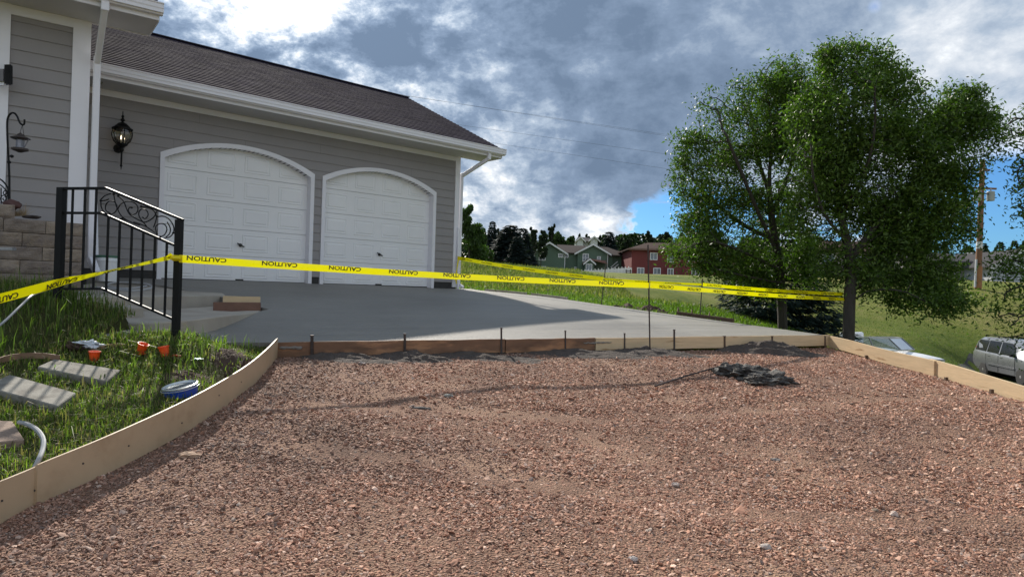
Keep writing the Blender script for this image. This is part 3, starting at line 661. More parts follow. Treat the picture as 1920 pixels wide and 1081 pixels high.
MB().prism([hp(-.02, -.02, HTOP-.1), hp(-.02, -5, HTOP-.1), hp(-.02, -5, HTOP+2.3), hp(-.02, .0, HTOP+.3)], -VD*.1).build('gable_wall', siding_m, wing)
gutter(-HL, HO+.03, lambda t, o, z: hp(t, HO+.003+o, HTOP+.055+z), wing)
wr = lambda t, run, h=0.0: hp(t, HO+.05-run, HTOP+.17+run*.485+h)
MB().prism([wr(-HL, 0), wr(HO, 0), wr(HO, 5.2), wr(-HL, 5.2)], (0, 0, -.03)).build('roof_deck', MATS['felt'], wing)
shingles('shingle', wr, -HL, HO+.03, 5.2, wing)
MB().prism([wr(HO-.02, .1, -.03), wr(HO-.02, 5.2, -.03), wr(HO-.02, 5.2, -.2), wr(HO-.02, .1, -.2)], VD*.02).build('rake_board', trim_m, wing)
# downspout at the wing's corner
dg = MB(); c0 = hp(.10, HO+.05, HTOP+.04); dg.box(c0, .045, .035, .10, VD, VN); dg.bar(hp(.10, HO+.04, HTOP-.02), hp(.10, .10, HTOP-.52), .07, .09); dg.bar(hp(.10, .08, HTOP-.45), hp(.10, .08, EYE+.22), .08, .075, upv=VN)
dg.bar(hp(.10, .08, EYE+.28), hp(.16, .26, EYE+.08), .08, .07)
dg.build('downspout', trim_m, wing, bevel=.008)
# ---------------------------------------------------------------- form boards and stakes
def ribbon(pts, h, th, name, mat_, parent=None, tilt=0.0):       # a board bent along pts (bottom edge), height h
    v = []; f = []; n = len(pts)
    for i, p in enumerate(pts):
        d = (pts[min(i+1, n-1)] - pts[max(i-1, 0)]); d.z = 0; d.normalize(); nn = Vector((d.y, -d.x, 0)); hh = h[i] if hasattr(h, '__len__') else h
        for (o, z) in ((0, 0), (th, 0), (th, hh), (0, hh)): v.append(tuple(p + nn*(o-th/2) + Vector((0, 0, z))))
    for i in range(n-1):
        for k in range(4): f.append((i*4+k, (i+1)*4+k, (i+1)*4+(k+1) % 4, i*4+(k+1) % 4))
    f.append((3, 2, 1, 0)); f.append(tuple((n-1)*4+k for k in range(4)))
    o = raw(name, v, f, mat_, parent, smooth=True); o.data.set_sharp_from_angle(angle=R(35)); return o
cb = ribbon([p - Vector((0, 0, .01)) for p in cp], BH+.01, .012, 'curved_form_board', hard_m); tag(cb, 'long tan hardboard strip bent in a curve along the grass bed', 'form board')
ndk = mat('nail', (.06, .05, .045), .5, 0)
mb = MB()
for i in (12, 16, 22, 26, 31, 36, 40):
    if i < len(cp)-1:
        p = cp[i]; d = (cp[i+1]-p).normalized(); nn = Vector((d.y, -d.x, 0)); mb.lathe(p + nn*.0062 + Vector((0, 0, BH*random.uniform(.3, .6))), [(.0, 0), (.006, 0), (.006, .003), (0, .003)], 6, nn)
mb.build('nail', ndk, cb)
# stakes behind the curved board, on the grass side
def board(a, b_, h, th, mat_, label, name='form_board', seed=0):
    d = (b_-a).normalized(); n = 8; pts = [a.lerp(b_, i/n) + Vector((0, 0, .003*math.sin(i*2.1+seed))) for i in range(n+1)]
    o = ribbon(pts, h, th, name, mat_); tag(o, label, 'form board'); return o
fd = (FB-FA).normalized(); fn = Vector((fd.y, -fd.x, 0))
def fpt(px, out=0.0, z=0.0):                                        # a point on the front form line below pixel column px
    u = ray(px, 640); k = u.x/u.y; s = (k*FA.y-FA.x)/((FB.x-FA.x)-k*(FB.y-FA.y)); p = FA.lerp(FB, s); return p + fn*out + Vector((0, 0, z))
FHT = .150
for (a, b_, m_, lab) in ((520, 944, oldwood_m, 'dark stained form board holding the slab edge nearest the curved strip'),
                         (946, 1112, oldwood_m, 'short dark stained form board in the middle of the slab front edge'),
                         (1114, 1551, pine_m, 'pale pine form board along the right half of the slab front edge')):
    p0 = fpt(a, .024, -FHT); p1 = fpt(b_, .024, -FHT+.004)
    board(p0, p1, FHT+.006, .036, m_, lab, seed=a)
# splice scab across the joint and mortar smears
sm = mat('dried_mortar', (.20, .185, .165), .9, .25, 15, .8, 40)
def smear(px0, px1, zc, h, label):
    a = fpt(px0, .046, zc); b_ = fpt(px1, .046, zc); mb = MB(); n = 14
    pts = [a.lerp(b_, i/(n-1)) + Vector((0, 0, random.uniform(-.006, .006))) for i in range(n)]
    mb.tube(pts, [h*random.uniform(.6, 1.1)*(.4 if i in (0, n-1) else 1) for i in range(n)], 6)
    o = mb.build('mortar_smear', sm, smooth=True); tag(o, label, 'mortar smear')
smear(523, 566, -.05, .018, 'grey wet mortar ridge stuck on the dark board by the curved strip')
smear(1091, 1143, -.05, .012, 'grey mortar ridge across the joint of dark and pale boards')
def stake(px, top, bot, out, w, label, m_=steel_m, cat_='stake', grp='steel stakes along the slab front form'):
    b0 = fpt(px, out, 0); y = b0.y; a = P(px, top, y); c = P(px+.8, bot, y); c.z -= .12
    mb = MB(); mb.bar(c, a, w, w, upv=(0, 1, 0)); mb.bar(a-Vector((0, 0, .004)), a+Vector((0, 0, .006)), w*1.35, w*1.35, upv=(0, 1, 0))
    if m_ is steel_m:                                              # holes for nails down the stake
        for k in range(3): mb.lathe(a - Vector((0, w*.5, .04+.045*k)), [(0, 0), (w*.22, 0), (w*.22, .002), (0, .002)], 6, Vector((0, -1, 0)))
    o = mb.build('form_stake', m_, smooth=False); tag(o, label, cat_, grp); return o
stake(585, 629, 672, .056, .026, 'steel stake at the dark board end nearest the curved strip')
stake(759, 626, 662, .056, .024, 'steel stake in the middle of the longest dark board with mud at its foot')
stake(940, 615, 660, .056, .022, 'tall steel stake at the joint between the two dark boards')
stake(1060, 620, 655, .056, .018, 'thin steel stake on the short dark board')
stake(1171, 625, 654, .056, .018, 'steel stake on the pale board left of the tall tape rod')
stake(1264, 618, 656, .056, .022, 'tall steel stake on the pale board right of the tape rod')
dkw = mat('dark_wet_wood', (.09, .055, .035), .8, .2, 10)
for px, lab in ((1358, 'dark wooden stake flush on the pale board left of the mud pile'), (1447, 'dark wooden stake rising behind the mud pile'), (1546, 'wooden corner stake where front and right forms meet')):
    stake(px, 630, 652, .052, .028, lab, dkw, 'stake', 'wooden stakes on the front form')
# small steel pin left of the curved strip's end
for (px, pt, pb, d, lab) in ((500, 640, 660, 7.1, 'short dark stake just left of the curved strip end'), (370, 624, 640, 6.6, 'short steel pin at the slab corner by the railing post')):
    o = MB().bar(P(px, pb, d)-Vector((0, 0, .1)), P(px, pt, d), .02).build('form_stake', steel_m); tag(o, lab, 'stake')
o = MB().bar(P(425, 651, 6.75), P(517, 655, 6.98), .03, .10).build('form_board', oldwood_m); tag(o, 'short weathered board under the slab lip left of the curved strip', 'form board')
# right-hand form: two pine boards, the far one lapping over the near one
RB0, RB1, RB2 = RB; RB3 = RB2 + (RB2-RB1)*1.6; RB3.z = RB2.z - .26
hR = .178
dd = (RB1-RB0).normalized(); nn = Vector((dd.y, -dd.x, 0))
o = ribbon([RB0.lerp(RB1+dd*.12, i/8) + Vector((0, 0, .006*math.sin(i))) - nn*0.0 for i in range(9)], [hR*(.93+.01*i) for i in range(9)], .036, 'form_board', pine_m); tag(o, 'pale pine form board running from the slab corner toward the boat', 'form board')
o = ribbon([RB1.lerp(RB3, i/8) + Vector((0, 0, .004*math.sin(i*1.7))) + Vector((.03, 0, 0)) for i in range(9)], hR+.012, .036, 'form_board', pine_m); tag(o, 'nearest pale pine form board at the right edge of the gravel', 'form board')
for i, (p, lab) in enumerate(((RB0.lerp(RB1, .45), 'wooden stub at the foot of the far right form board'), (RB1.lerp(RB2, .25), 'wooden stub just past the lap of the right form boards'), (RB1.lerp(RB2, .72), 'wooden stub at the foot of the nearest right form board'))):
    o = MB().bar(p+Vector((-.03, 0, -.1)), p+Vector((-.032, 0, .035)), .03).build('form_stake', dkw); tag(o, lab, 'stake', 'stakes along the right form')
# form board, short stakes and soil along the slab's far right edge
EA = Vector((-.75, 15.85, 0)); ed = Vector((FB.x+.75, FB.y-15.85, 0)); 
def ept(s, out=0.0):
    x = EA.x+ed.x*s; y = EA.y+ed.y*s; n_ = Vector((-ed.y, ed.x, 0)).normalized(); n_ = -n_ if n_.x < 0 else n_
    z = float(sz(np.array([x]), np.array([y]))[0]) + EYE
    return Vector((x, y, z)) + n_*out
def board2(s0, s1, out, zt, label, m_):
    n = 6; pts = [ept(s0+(s1-s0)*i/n, out) + Vector((0, 0, -.09+zt)) for i in range(n+1)]
    o = ribbon(pts, .10, .036, 'form_board', m_); tag(o, label, 'form board')
board2(.02, .19, .03, .035, 'weathered form board on the far slab edge beside the garage corner', conc_dry)
board2(.20, .33, .10, .03, 'low weathered plank along the far slab edge in the grass', conc_dry)
board2(.66, .80, .10, .05, 'dark plank on the far slab edge right of the soil heap', dkw)
for px, d, h, lab in ((1270, 12.6, 12, 'left wooden stub on the far slab edge plank'), (1296, 12.4, 14, 'middle wooden stub on the far slab edge plank'), (1329, 12.0, 14, 'right wooden stub on the far slab edge beside the thin rod')):
    x0 = P(px, 590, d); g = gh(x0.x, x0.y); mb = MB(); mb.prism([Vector((x0.x-.03, d, g-.05)), Vector((x0.x+.05, d, g-.05)), Vector((x0.x+.03, d, g+.15)), Vector((x0.x+.015, d, g+.22))], (0, .04, 0))
    tag(mb.build('form_stake', dkw), lab, 'stake', 'wooden stubs along the far slab edge')

# ---------------------------------------------------------------- mud, soil, rocks
def heap(c, rx, ry, h, seed, m_, label, cat_='mud pile', name='mud_pile', n=52, rough=.5):
    surf = (lambda x, y: gravel_z(x, y)) if name == 'mud_pile' else ground
    uu = np.linspace(-1, 1, n); GX, GY = np.meshgrid(c[0]+uu*rx, c[1]+uu*ry); SZ = surf(GX, GY)
    if name == 'soil_heap': SZ = np.maximum(SZ, c[2]-.03)
    vs = []; fs = []
    for j in range(n):
        for i in range(n):
            u = i/(n-1)*2-1; v = j/(n-1)*2-1; r = math.hypot(u, v)*(1+.25*noise.noise(Vector((u*2+seed, v*2, 5))))
            q = .8*max(0, 1-r)**.9 * (1+rough*noise.fractal(Vector((u*4+seed*3, v*4, 1)), 1, 2, 4)) + rough*.22*noise.fractal(Vector((u*9, v*9+seed, 2)), 1, 2, 4)*max(0, 1-r*.9)
            x = c[0]+u*rx; y = c[1]+v*ry; vs.append((x, y, SZ[j, i]-.015+h*q + (-.06 if r > .96 else 0)))
    for j in range(n-1):
        for i in range(n-1): a = j*n+i; fs.append((a, a+1, a+n+1, a+n))
    o = raw(name, vs, fs, m_, smooth=True); return tag(o, label, cat_)
def gzp(x, y): return float(gravel_z(np.array([x]), np.array([y]))[0])
for (px, out, rx, ry, h, sd_, lab) in ((762, .18, .55, .25, .12, 1, 'small heap of wet mud below the middle of the dark form board'),
                                 (880, .16, 1.0, .27, .085, 2, 'low spill of wet mud left of the tall steel stake'),
                                 (1080, .2, 1.1, .32, .09, 3, 'low spill of wet mud under the short dark form board'),
                                 (1200, .24, .85, .36, .10, 4, 'mud spill at the foot of the tall tape rod'),
                                 (1412, .24, .85, .32, .215, 5, 'tallest grey mud heap piled against the pale form board'),
                                 (640, .16, .75, .25, .08, 6, 'low mud spill by the dark board near the curved strip')):
    p = fpt(px, out); heap((p.x, p.y, gzp(p.x, p.y)), rx, ry, h, sd_, mud_m, lab)
for (px, py, d, rx, ry, h, sd_, lab) in ((1182, 583, 13.35, .62, .4, .19, 7, 'left dark soil heap on the far slab edge'), (1222, 586, 13.0, .42, .35, .24, 8, 'middle soil heap on the far slab edge behind the tape rod'),
                                (1246, 590, 12.7, .35, .3, .15, 9, 'small dark soil heap at the right end of the far soil heaps')):
    p = P(px, py, d); heap((p.x, p.y, gh(p.x, p.y)-.0), rx, ry, h, sd_, soil_m, lab, 'soil heap', 'soil_heap')
p = P(1000, 563, 15.9); heap((p.x+.25, p.y, gh(p.x, p.y)), .9, .3, .08, 12, soil_m, 'low strip of dug soil along the far slab edge near the garage', 'soil heap', 'soil_heap')
# soil in the grass bed
for (px, py, d, rx, ry, h, sd_, lab) in ((345, 708, 5.15, .22, .16, .07, 14, 'patch of dug brown soil behind the paint pail'), (432, 668, 6.1, .20, .30, .07, 15, 'dug soil bank beside the end of the curved strip'), (272, 684, 5.7, .26, .10, .05, 16, 'flattened mound of dry thatch in front of the orange cups')):
    p = GP(px, py); heap((p.x, p.y, gh(p.x, p.y)+.0), rx, ry, h, sd_, soil_m if sd_ != 16 else mat('thatch', (.2, .17, .10), .95, .3, 20, .9, 60), lab, 'soil patch' if sd_ != 16 else 'thatch', 'soil_patch' if sd_ != 16 else 'thatch_mound')
# crusty concrete lump with the bar lying beside it
lump_m = mat('curdled_concrete', (.15, .14, .125), .75, .35, 14, 1.0, 45, col2=(.055, .048, .042), c2s=11, c2lo=.42, c2hi=.55, bdist=.03)
vs = []; fs = []
for (px, py, d, rx, ry, rz, s_) in ((1385, 694, 7.45, .21, .17, .085, 1), (1412, 696, 7.5, .24, .17, .075, 2), (1445, 701, 7.2, .22, .15, .08, 3), (1364, 688, 7.55, .11, .12, .07, 4), (1425, 705, 7.1, .16, .12, .06, 5)):
    p = P(px, py, d); a, b_ = chunk((p.x, p.y, gzp(p.x, p.y)+.02), rx, ry, rz, s_, .42, 5, 2.1); o_ = len(vs); vs += a; fs += [tuple(q+o_ for q in f) for f in b_]
o = raw('concrete_lump', vs, fs, lump_m, smooth=True); tag(o, 'crusty grey lump of waste concrete on the gravel', 'concrete lump')
a = P(1228, 720, 6.75); b_ = P(1352, 690, 7.7); a.z = gzp(a.x, a.y)+.022; b_.z = gzp(b_.x, b_.y)+.045
tag(MB().tube([a, a.lerp(b_, .5)+Vector((0, 0, .008)), b_], .009, 8).build('steel_rod', steel_m, smooth=True), 'steel rod lying on the gravel beside the grey concrete lump', 'steel rod')
def rock(px, py, d, rx, ry, rz, s_, col, label, flat=False):
    p = P(px, py, d); z = gzp(p.x, p.y)
    a, b_ = chunk((p.x, p.y, z+rz*.3), rx*.8, ry*.8, rz*.8, s_, .3, 3, 1.2); m_ = mat('rock_'+str(s_), col, .9, .2, 12, .7, 50)
    tag(raw('rock', a, b_, m_), label, 'rock')
rock(353, 887, 4.15, .085, .045, .022, 21, (.42, .28, .19), 'flat tan stone on the gravel below the curved strip')
rock(1677, 946, 3.95, .026, .022, .022, 22, (.62, .5, .42), 'pale square stone on the gravel at lower right')
rock(1186, 1040, 3.2, .026, .022, .018, 23, (.46, .40, .36), 'grey stone at the bottom edge right of the centre')
rock(677, 711, 6.9, .045, .035, .022, 24, (.36, .31, .28), 'grey stone on the gravel near the slab form')
rock(1642, 934, 4.0, .02, .02, .015, 25, (.25, .19, .14), 'small brown stone left of the pale square stone')
rock(1266, 892, 4.3, .03, .026, .02, 26, (.44, .36, .31), 'pale grey stone in the middle of the right gravel')
rock(840, 752, 5.9, .05, .035, .02, 27, (.25, .255, .235), 'greenish grey stone on the gravel at centre')
rock(1436, 1018, 3.4, .035, .028, .018, 28, (.45, .38, .33), 'broad pale stone near the bottom of the gravel')
rock(790, 776, 5.55, .09, .03, .012, 29, (.10, .095, .09), 'dark scrap of hardened mud on the gravel left of centre')
rock(1454, 838, 4.85, .045, .03, .012, 30, (.22, .19, .17), 'thin dark grey stone on the gravel below the concrete lump')

# ---------------------------------------------------------------- landing, steps, block wall
LZ = EYE-.185
def quadprism(pts, h, name, m_, parent=None, bevel=.012): return MB().prism(pts, (0, 0, -h)).build(name, m_, parent, bevel=bevel)
steps = thing('entry_steps', (-4.2, 8.2, LZ-.3), 'old concrete landing with curved step below the black railing', 'steps')
quadprism([Vector(q) for q in ((-5.55, 6.75, LZ), (-4.55, 7.1, LZ), (-4.42, 7.7, LZ), (-4.36, 10.4, LZ+.004), (-4.8, 11.2, LZ+.06), (-5.6, 12.0, LZ+.13), (-6.75, 11.1, LZ+.13), (-6.2, 9.4, LZ+.05))], .5, 'landing', conc_dry, steps)
quadprism([Vector(q) for q in ((-4.62, 7.0, LZ-.10), (-4.0, 6.9, LZ-.10), (-3.95, 7.35, LZ-.10), (-4.34, 7.8, LZ-.10), (-4.5, 7.3, LZ-.10))], .4, 'step', conc_dry, steps)
quadprism([P(232, 606, 6.62), P(300, 604, 6.45), P(352, 600, 6.62), P(400, 594, 7.2), P(450, 588.5, 8.1), P(491, 583.5, 9.0), P(478, 579, 9.9), Vector((-4.30, 10.0, EYE-.34)), Vector((-4.32, 7.6, EYE-.36))], .45, 'lower_step', conc_dry, steps)
# brown wood block and pine riser on the lower step
tag(MB().bar(P(400, 575.5, 9.1), P(489, 576, 9.3), .09, .135).build('timber_block', mat('red_brown_timber', (.16, .085, .06), .8, .2, 8, .4, 40), bevel=.006), 'reddish brown timber block lying on the curved step', 'timber')
tag(MB().bar(P(418, 564, 9.3), P(488, 565.5, 9.45), .03, .14).build('riser_board', pine_m), 'thin pale pine strip standing behind the brown timber block', 'board')
# retaining wall of split-face blocks
BW = Vector((-5.02, 8.0, 0)); BD = WD; BN = WN
rw = thing('retaining_wall', (BW.x, BW.y, LZ), 'retaining wall of brown split-face blocks behind the black railing', 'retaining wall')
def bp(t, o, z): return BW + BD*t + BN*o + Vector((0, 0, z))
TOPZ = EYE+.645; bh = .152; k = 0
blk_cols = [mat('block_'+str(i), c, .92, .22, 9, 1.0, 30, bdist=.02, col2=(.16, .13, .115), c2s=6, c2lo=.45, c2hi=.72) for i, c in enumerate(((.25, .20, .155), (.29, .235, .185), (.215, .175, .145)))]
def blockmesh(c, hx, hy, hz_, ax, ay, seed, split=.014):
    bm = bmesh.new(); bmesh.ops.create_cube(bm, size=2); bmesh.ops.subdivide_edges(bm, edges=bm.edges[:], cuts=5, use_grid_fill=True)
    vs = []
    for v in bm.verts:
        q = v.co.copy(); w = Vector((q.x*hx, q.y*hy, q.z*hz_))
        if q.y > .99: w.y += split*(noise.fractal(Vector((w.x*12+seed, w.z*12, seed)), 1, 2, 3)) - (.012 if abs(q.x) > .99 or abs(q.z) > .99 else 0)
        vs.append(tuple(Vector(c) + ax*w.x + ay*w.y + Vector((0, 0, w.z))))
    fs = [tuple(x.index for x in f.verts) for f in bm.faces]; bm.free(); return vs, fs
for r in range(6):
    zc = TOPZ - bh*(r+.5); off = .21 if r % 2 else 0.0; t = 0.0; first = True
    while t > -1.9:
        L = (.40 if not (first and r % 2) else .22)*random.uniform(.96, 1.04); first = False
        v, f = blockmesh(bp(t-L/2, -.13-.0*r + random.uniform(-.004, .004), zc), L/2-.003, .15, bh/2-.003, BD, BN, r*17+t*9)
        raw('block', v, f, random.choice(blk_cols), rw); t -= L
    for j in range(3):
        v, f = blockmesh(bp(-.13, -.45-.38*j, zc), .19, .15, bh/2-.003, BN, BD, r*31+j*5); raw('block', v, f, random.choice(blk_cols), rw)
for j, t in enumerate((-1.25, -1.65)):                                    # one more block on the top course at the left
    v, f = blockmesh(bp(-.86-.38*j, -.16, TOPZ+bh/2), .19, .13, bh/2-.003, BD, BN, 77+j); raw('block', v, f, blk_cols[1], rw)
MB().prism([bp(.0-.3, -.3, TOPZ-.05), bp(-2.2, -.3, TOPZ-.05), bp(-2.2, -1.5, TOPZ-.03), bp(-.3, -1.4, TOPZ-.03)], (0, 0, -.5)).build('planter_soil', soil_m, rw)
# ornaments in the planter
hook = thing('shepherd_hook', tuple(P(20, 400, 7.9)), 'black shepherd hook standing in the planter by the grey house wall', 'hook')
y = 7.85; pts = [P(*q, y) for q in ((18, 410), (17.5, 330), (16, 300), (14, 260), (13.5, 230), (16, 218), (22, 212), (28, 213), (33, 220), (37, 230), (42, 234), (45.5, 232), (46, 224))]
MB().tube(catmull(pts, 3), .011, 6).build('pole', black_m, hook, smooth=True)
for (xx, zz_) in ((17, 304), (22, 293)): MB().lathe(P(xx, zz_, y), [(0, -.02), (.02, -.01), (.02, .01), (0, .02)], 8).build('knob', black_m, hook)
feed = thing('wind_chime', tuple(P(38, 262, 7.84)), 'small dark metal bird feeder hanging from the shepherd hook', 'bird feeder')
mb = MB(); c = P(42, 234, y); mb.tube([c, P(37, 251, y)], .0025, 5); mb.tube([c, P(46, 260, y)], .0025, 5); mb.build('hanger', black_m, feed)
c = P(38, 268, y); grey_m = mat('pewter', (.22, .22, .25), .4, .2, 30, metal=.6)
MB().lathe(c, [(0, .12), (.03, .10), (.035, .085), (.10, .055), (.10, .05), (.05, .048)], 10).build('roof', steel_m, feed)
MB().lathe(c, [(.03, .05), (.042, .03), (.042, -.055), (.03, -.06)], 8).build('tube', grey_m, feed); MB().lathe(c, [(.03, -.06), (.085, -.062), (.085, -.085), (.04, -.10), (.02, -.11)], 10).build('tray', steel_m, feed)
mb = MB(); mb.tube([c+Vector((-.1, 0, .055)), c+Vector((-.03, 0, .03))], .006, 5); mb.tube([c+Vector((.1, 0, .055)), c+Vector((.05, 0, -.05))], .006, 5); mb.build('perch', grey_m, feed)
tr = MB(); y = 7.8
arc = lambda cx, cy, r, a0, a1, n=14, rr=None: [P(cx+(rr[k] if rr else r)*math.cos(R(a0+(a1-a0)*k/(n-1))), cy+(rr[k] if rr else r)*math.sin(R(a0+(a1-a0)*k/(n-1))), y) for k in range(n)]
tr.tube(arc(-20, 368, 38, -65, 0), .009, 6); tr.tube([P(18, 368, y), P(19, 400, y)], .009, 6); tr.tube(arc(-16, 374, 32, -70, 10), .007, 6)
spi = lambda cx, cy, r0, turns, a0, n=24: [P(cx+r0*(1-k/(n-1)*.8)*math.cos(R(a0)+turns*6.283*k/(n-1)), cy+r0*(1-k/(n-1)*.8)*math.sin(R(a0)+turns*6.283*k/(n-1)), y) for k in range(n)]
tr.tube(spi(8, 372, 9, 1.5, 40), .006, 6); tr.tube(spi(10, 362, 7, -1.3, 100), .006, 6); tr.tube([P(2, 352, y), P(2, 405, y)], .007, 6)
tag(tr.build('scroll_trellis', black_m, smooth=True), 'black scrolled iron trellis at the far left edge above the blocks', 'trellis')
a, b_ = chunk(P(23, 384, 7.75), .09, .07, .055, 5, .25, 3, 1.5); tag(raw('clay_figure', a, b_, mat('dark_red_clay', (.08, .035, .03), .7, .2, 20), smooth=True), 'small dark red clay figure on top of the block wall', 'figure')
mb = MB()
for i in range(90):
    b0 = P(random.uniform(20, 48), 405, 7.75+random.uniform(0, .2)); t_ = b0 + Vector((random.gauss(0, .07), random.gauss(0, .03), random.uniform(.05, .17))); n_ = (t_-b0).cross(Vector((0, 1, 0))).normalized()*.003; q = len(mb.v)
    mb.v += [tuple(b0-n_), tuple(b0+n_), tuple(t_)]; mb.f.append((q, q+1, q+2))
tag(raw('dry_grass', mb.v, mb.f, mat('straw', (.38, .27, .15), .8, .2, 30)), 'tuft of dry tan grass on top of the block wall', 'dry grass')
a, b_ = chunk(P(60, 407, 7.75), .10, .05, .02, 9, .3, 2, 1.5); tag(raw('rock', a, b_, steel_m), 'dark flat stone on top of the block wall', 'rock')
tag(MB().bar(P(-12, 466, 7.0), P(27, 466.5, 7.05), .10, .03).build('metal_shelf', mat('galvanised', (.30, .30, .31), .5, .1, 12, metal=.6)), 'small grey metal shelf sticking out by the block wall at the left edge', 'shelf')
tag(MB().bar(P(-10, 152, 8.3), P(22, 140, 8.3), .05, .16).build('shutter', trim_m), 'white window sash corner at the far left edge', 'window sash') if False else None
ws = thing('window_box', tuple(P(10, 140, 8.35)), 'white window sash corner with black vent box at far left', 'window')
MB().bar(P(-8, 141, 8.35), P(10, 141, 8.35), .04, .26).build('sash', trim_m, ws); MB().bar(P(-8, 141, 8.31), P(7, 141, 8.31), .01, .15).build('pane', mat('dark_glass', (.03, .03, .035), .1, 0, spec=.8), ws)
vb = MB(); vb.bar(P(11, 140, 8.33), P(21, 140, 8.33), .05, .23); 
for k in range(4): vb.bar(P(12.5+2.3*k, 121, 8.28), P(12.5+2.3*k, 160, 8.28), .006)
vb.build('vent', black_m, ws)

# ---------------------------------------------------------------- wall lantern
lan = thing('wall_lantern', tuple(wall_hit(225, 240)), 'black carriage lantern with clear curved glass on the grey garage wall', 'lantern')
lp = wall_hit(224, 250) + WN*.20; LS = (P(224, 210, lp.y) - P(224, 318, lp.y)).z/1.02*1.0
def lz(py): return P(226, py, lp.y).z
ax_ = lp.copy()
def lat(name, prof, m_, n=14): MB().lathe(Vector((ax_.x, ax_.y, 0)), [(r, lz(py)) for r, py in prof], n).build(name, m_, lan, smooth=True)
lat('finial', [(.0, 208), (.008, 210), (.006, 215), (.022, 218), (.012, 221), (.03, 224), (.034, 226), (.014, 228), (.04, 231)], black_m)
lat('hood', [(.04, 230.5), (.055, 231), (.10, 236), (.13, 240), (.155, 241), (.155, 243), (.14, 244)], black_m)
lat('globe', [(.135, 244), (.147, 250), (.142, 257), (.12, 264), (.075, 270), (.05, 272)], glass('lantern_glass', (.92, .9, .85)), 18)
for k in range(6):
    a = k*math.pi/3+.2; MB().tube([Vector((ax_.x+math.cos(a)*r, ax_.y+math.sin(a)*r, lz(py))) for r, py in ((.14, 243.5), (.156, 250), (.15, 257), (.127, 264.5), (.08, 270.5))], .007, 5).build('rib', black_m, lan)
lat('cup', [(.08, 269), (.085, 271.5), (.055, 274), (.03, 277)], black_m)
lat('stem', [(.02, 276), (.035, 280), (.03, 283), (.014, 285), (.014, 308), (.02, 311), (.008, 313), (.004, 318)], black_m)
for k in range(3):
    a = k*2.1+.6; c = Vector((ax_.x+.03*math.cos(a), ax_.y+.03*math.sin(a), 0))
    MB().lathe(c, [(.009, lz(270)), (.009, lz(262)), (.004, lz(262))], 8).build('candle', mat('candle_tube', (.75, .72, .62), .5, 0), lan)
    em = MATS.get('bulb')
    if not em:
        em = bpy.data.materials.new('bulb'); em.use_nodes = True; em.node_tree.nodes['Principled BSDF'].inputs['Emission Color'].default_value = (1, .82, .55, 1); em.node_tree.nodes['Principled BSDF'].inputs['Emission Strength'].default_value = 3.0; MATS['bulb'] = em
    MB().lathe(c, [(.001, lz(262)), (.009, lz(260)), (.006, lz(257)), (.001, lz(254))], 8).build('bulb', em, lan, smooth=True)
bk = wall_hit(218, 278); MB().lathe(wall_hit(221, 279), [(.0, 0), (.075, 0), (.07, .03), (.0, .035)], 12, WN).build('wall_plate', black_m, lan)
q0 = wall_hit(221, 279); MB().tube(catmull([q0, q0+WN*.10+Vector((0, 0, -.03)), Vector((ax_.x, ax_.y, lz(280)))], 4), .016, 8).build('arm', black_m, lan, smooth=True)

# ---------------------------------------------------------------- railing
ry0, ry1 = 6.32, 6.18                                               # depth at the left and right posts
def rq(px, py): return P(px, py, ry0 + (ry1-ry0)*(px-113)/(335-113))
rail = thing('stair_railing', tuple(rq(335, 634)), 'black wrought iron stair railing with scroll panel and yellow tape tied on', 'railing')
yax = (rq(335, 500)-rq(113, 500)).normalized(); yn = Vector((yax.y, -yax.x, 0)).normalized()
def rbar(name, a, b_, w, h=None): return MB().bar(a, b_, w, h or w, upv=Vector((0, 0, 1)) if abs((b_-a).normalized().z) < .9 else yn).build(name, black_m, rail, bevel=.0015)
def vert(px, pyt, pyb, w, name):                                    # vertical member under pixel column at its top
    a = rq(px, pyt); b_ = a.copy(); b_.z = rq(px, pyb).z; return rbar(name, b_, a, w)
vert(116, 352, 560, .062, 'post'); vert(336.5, 412, 634, .056, 'post')
rbar('top_rail', rq(109, 353.5), rq(199, 353), .042, .022); rbar('top_rail', rq(198, 352.5), rq(343, 412.5), .042, .022)
rbar('middle_rail', rq(120, 399), rq(190, 399.5), .026, .022); rbar('middle_rail', rq(189, 399), rq(331, 461.5), .026, .022)
rbar('bottom_rail', rq(118, 541.5), rq(191, 541), .026, .02); rbar('bottom_rail', rq(190, 540.5), rq(334, 602), .026, .02)
mid = lambda px: 399 + max(0, px-190)*(62.5/142); bot = lambda px: 541 + max(0, px-191)*(61/143); top = lambda px: 353 + max(0, px-199)*(59.5/144)
for i, px in enumerate((137, 160, 181)): vert(px, top(px), bot(px), .017, 'baluster')
for px in (203.5, 225, 247.5, 269, 291, 313): vert(px, mid(px), bot(px), .017, 'baluster')
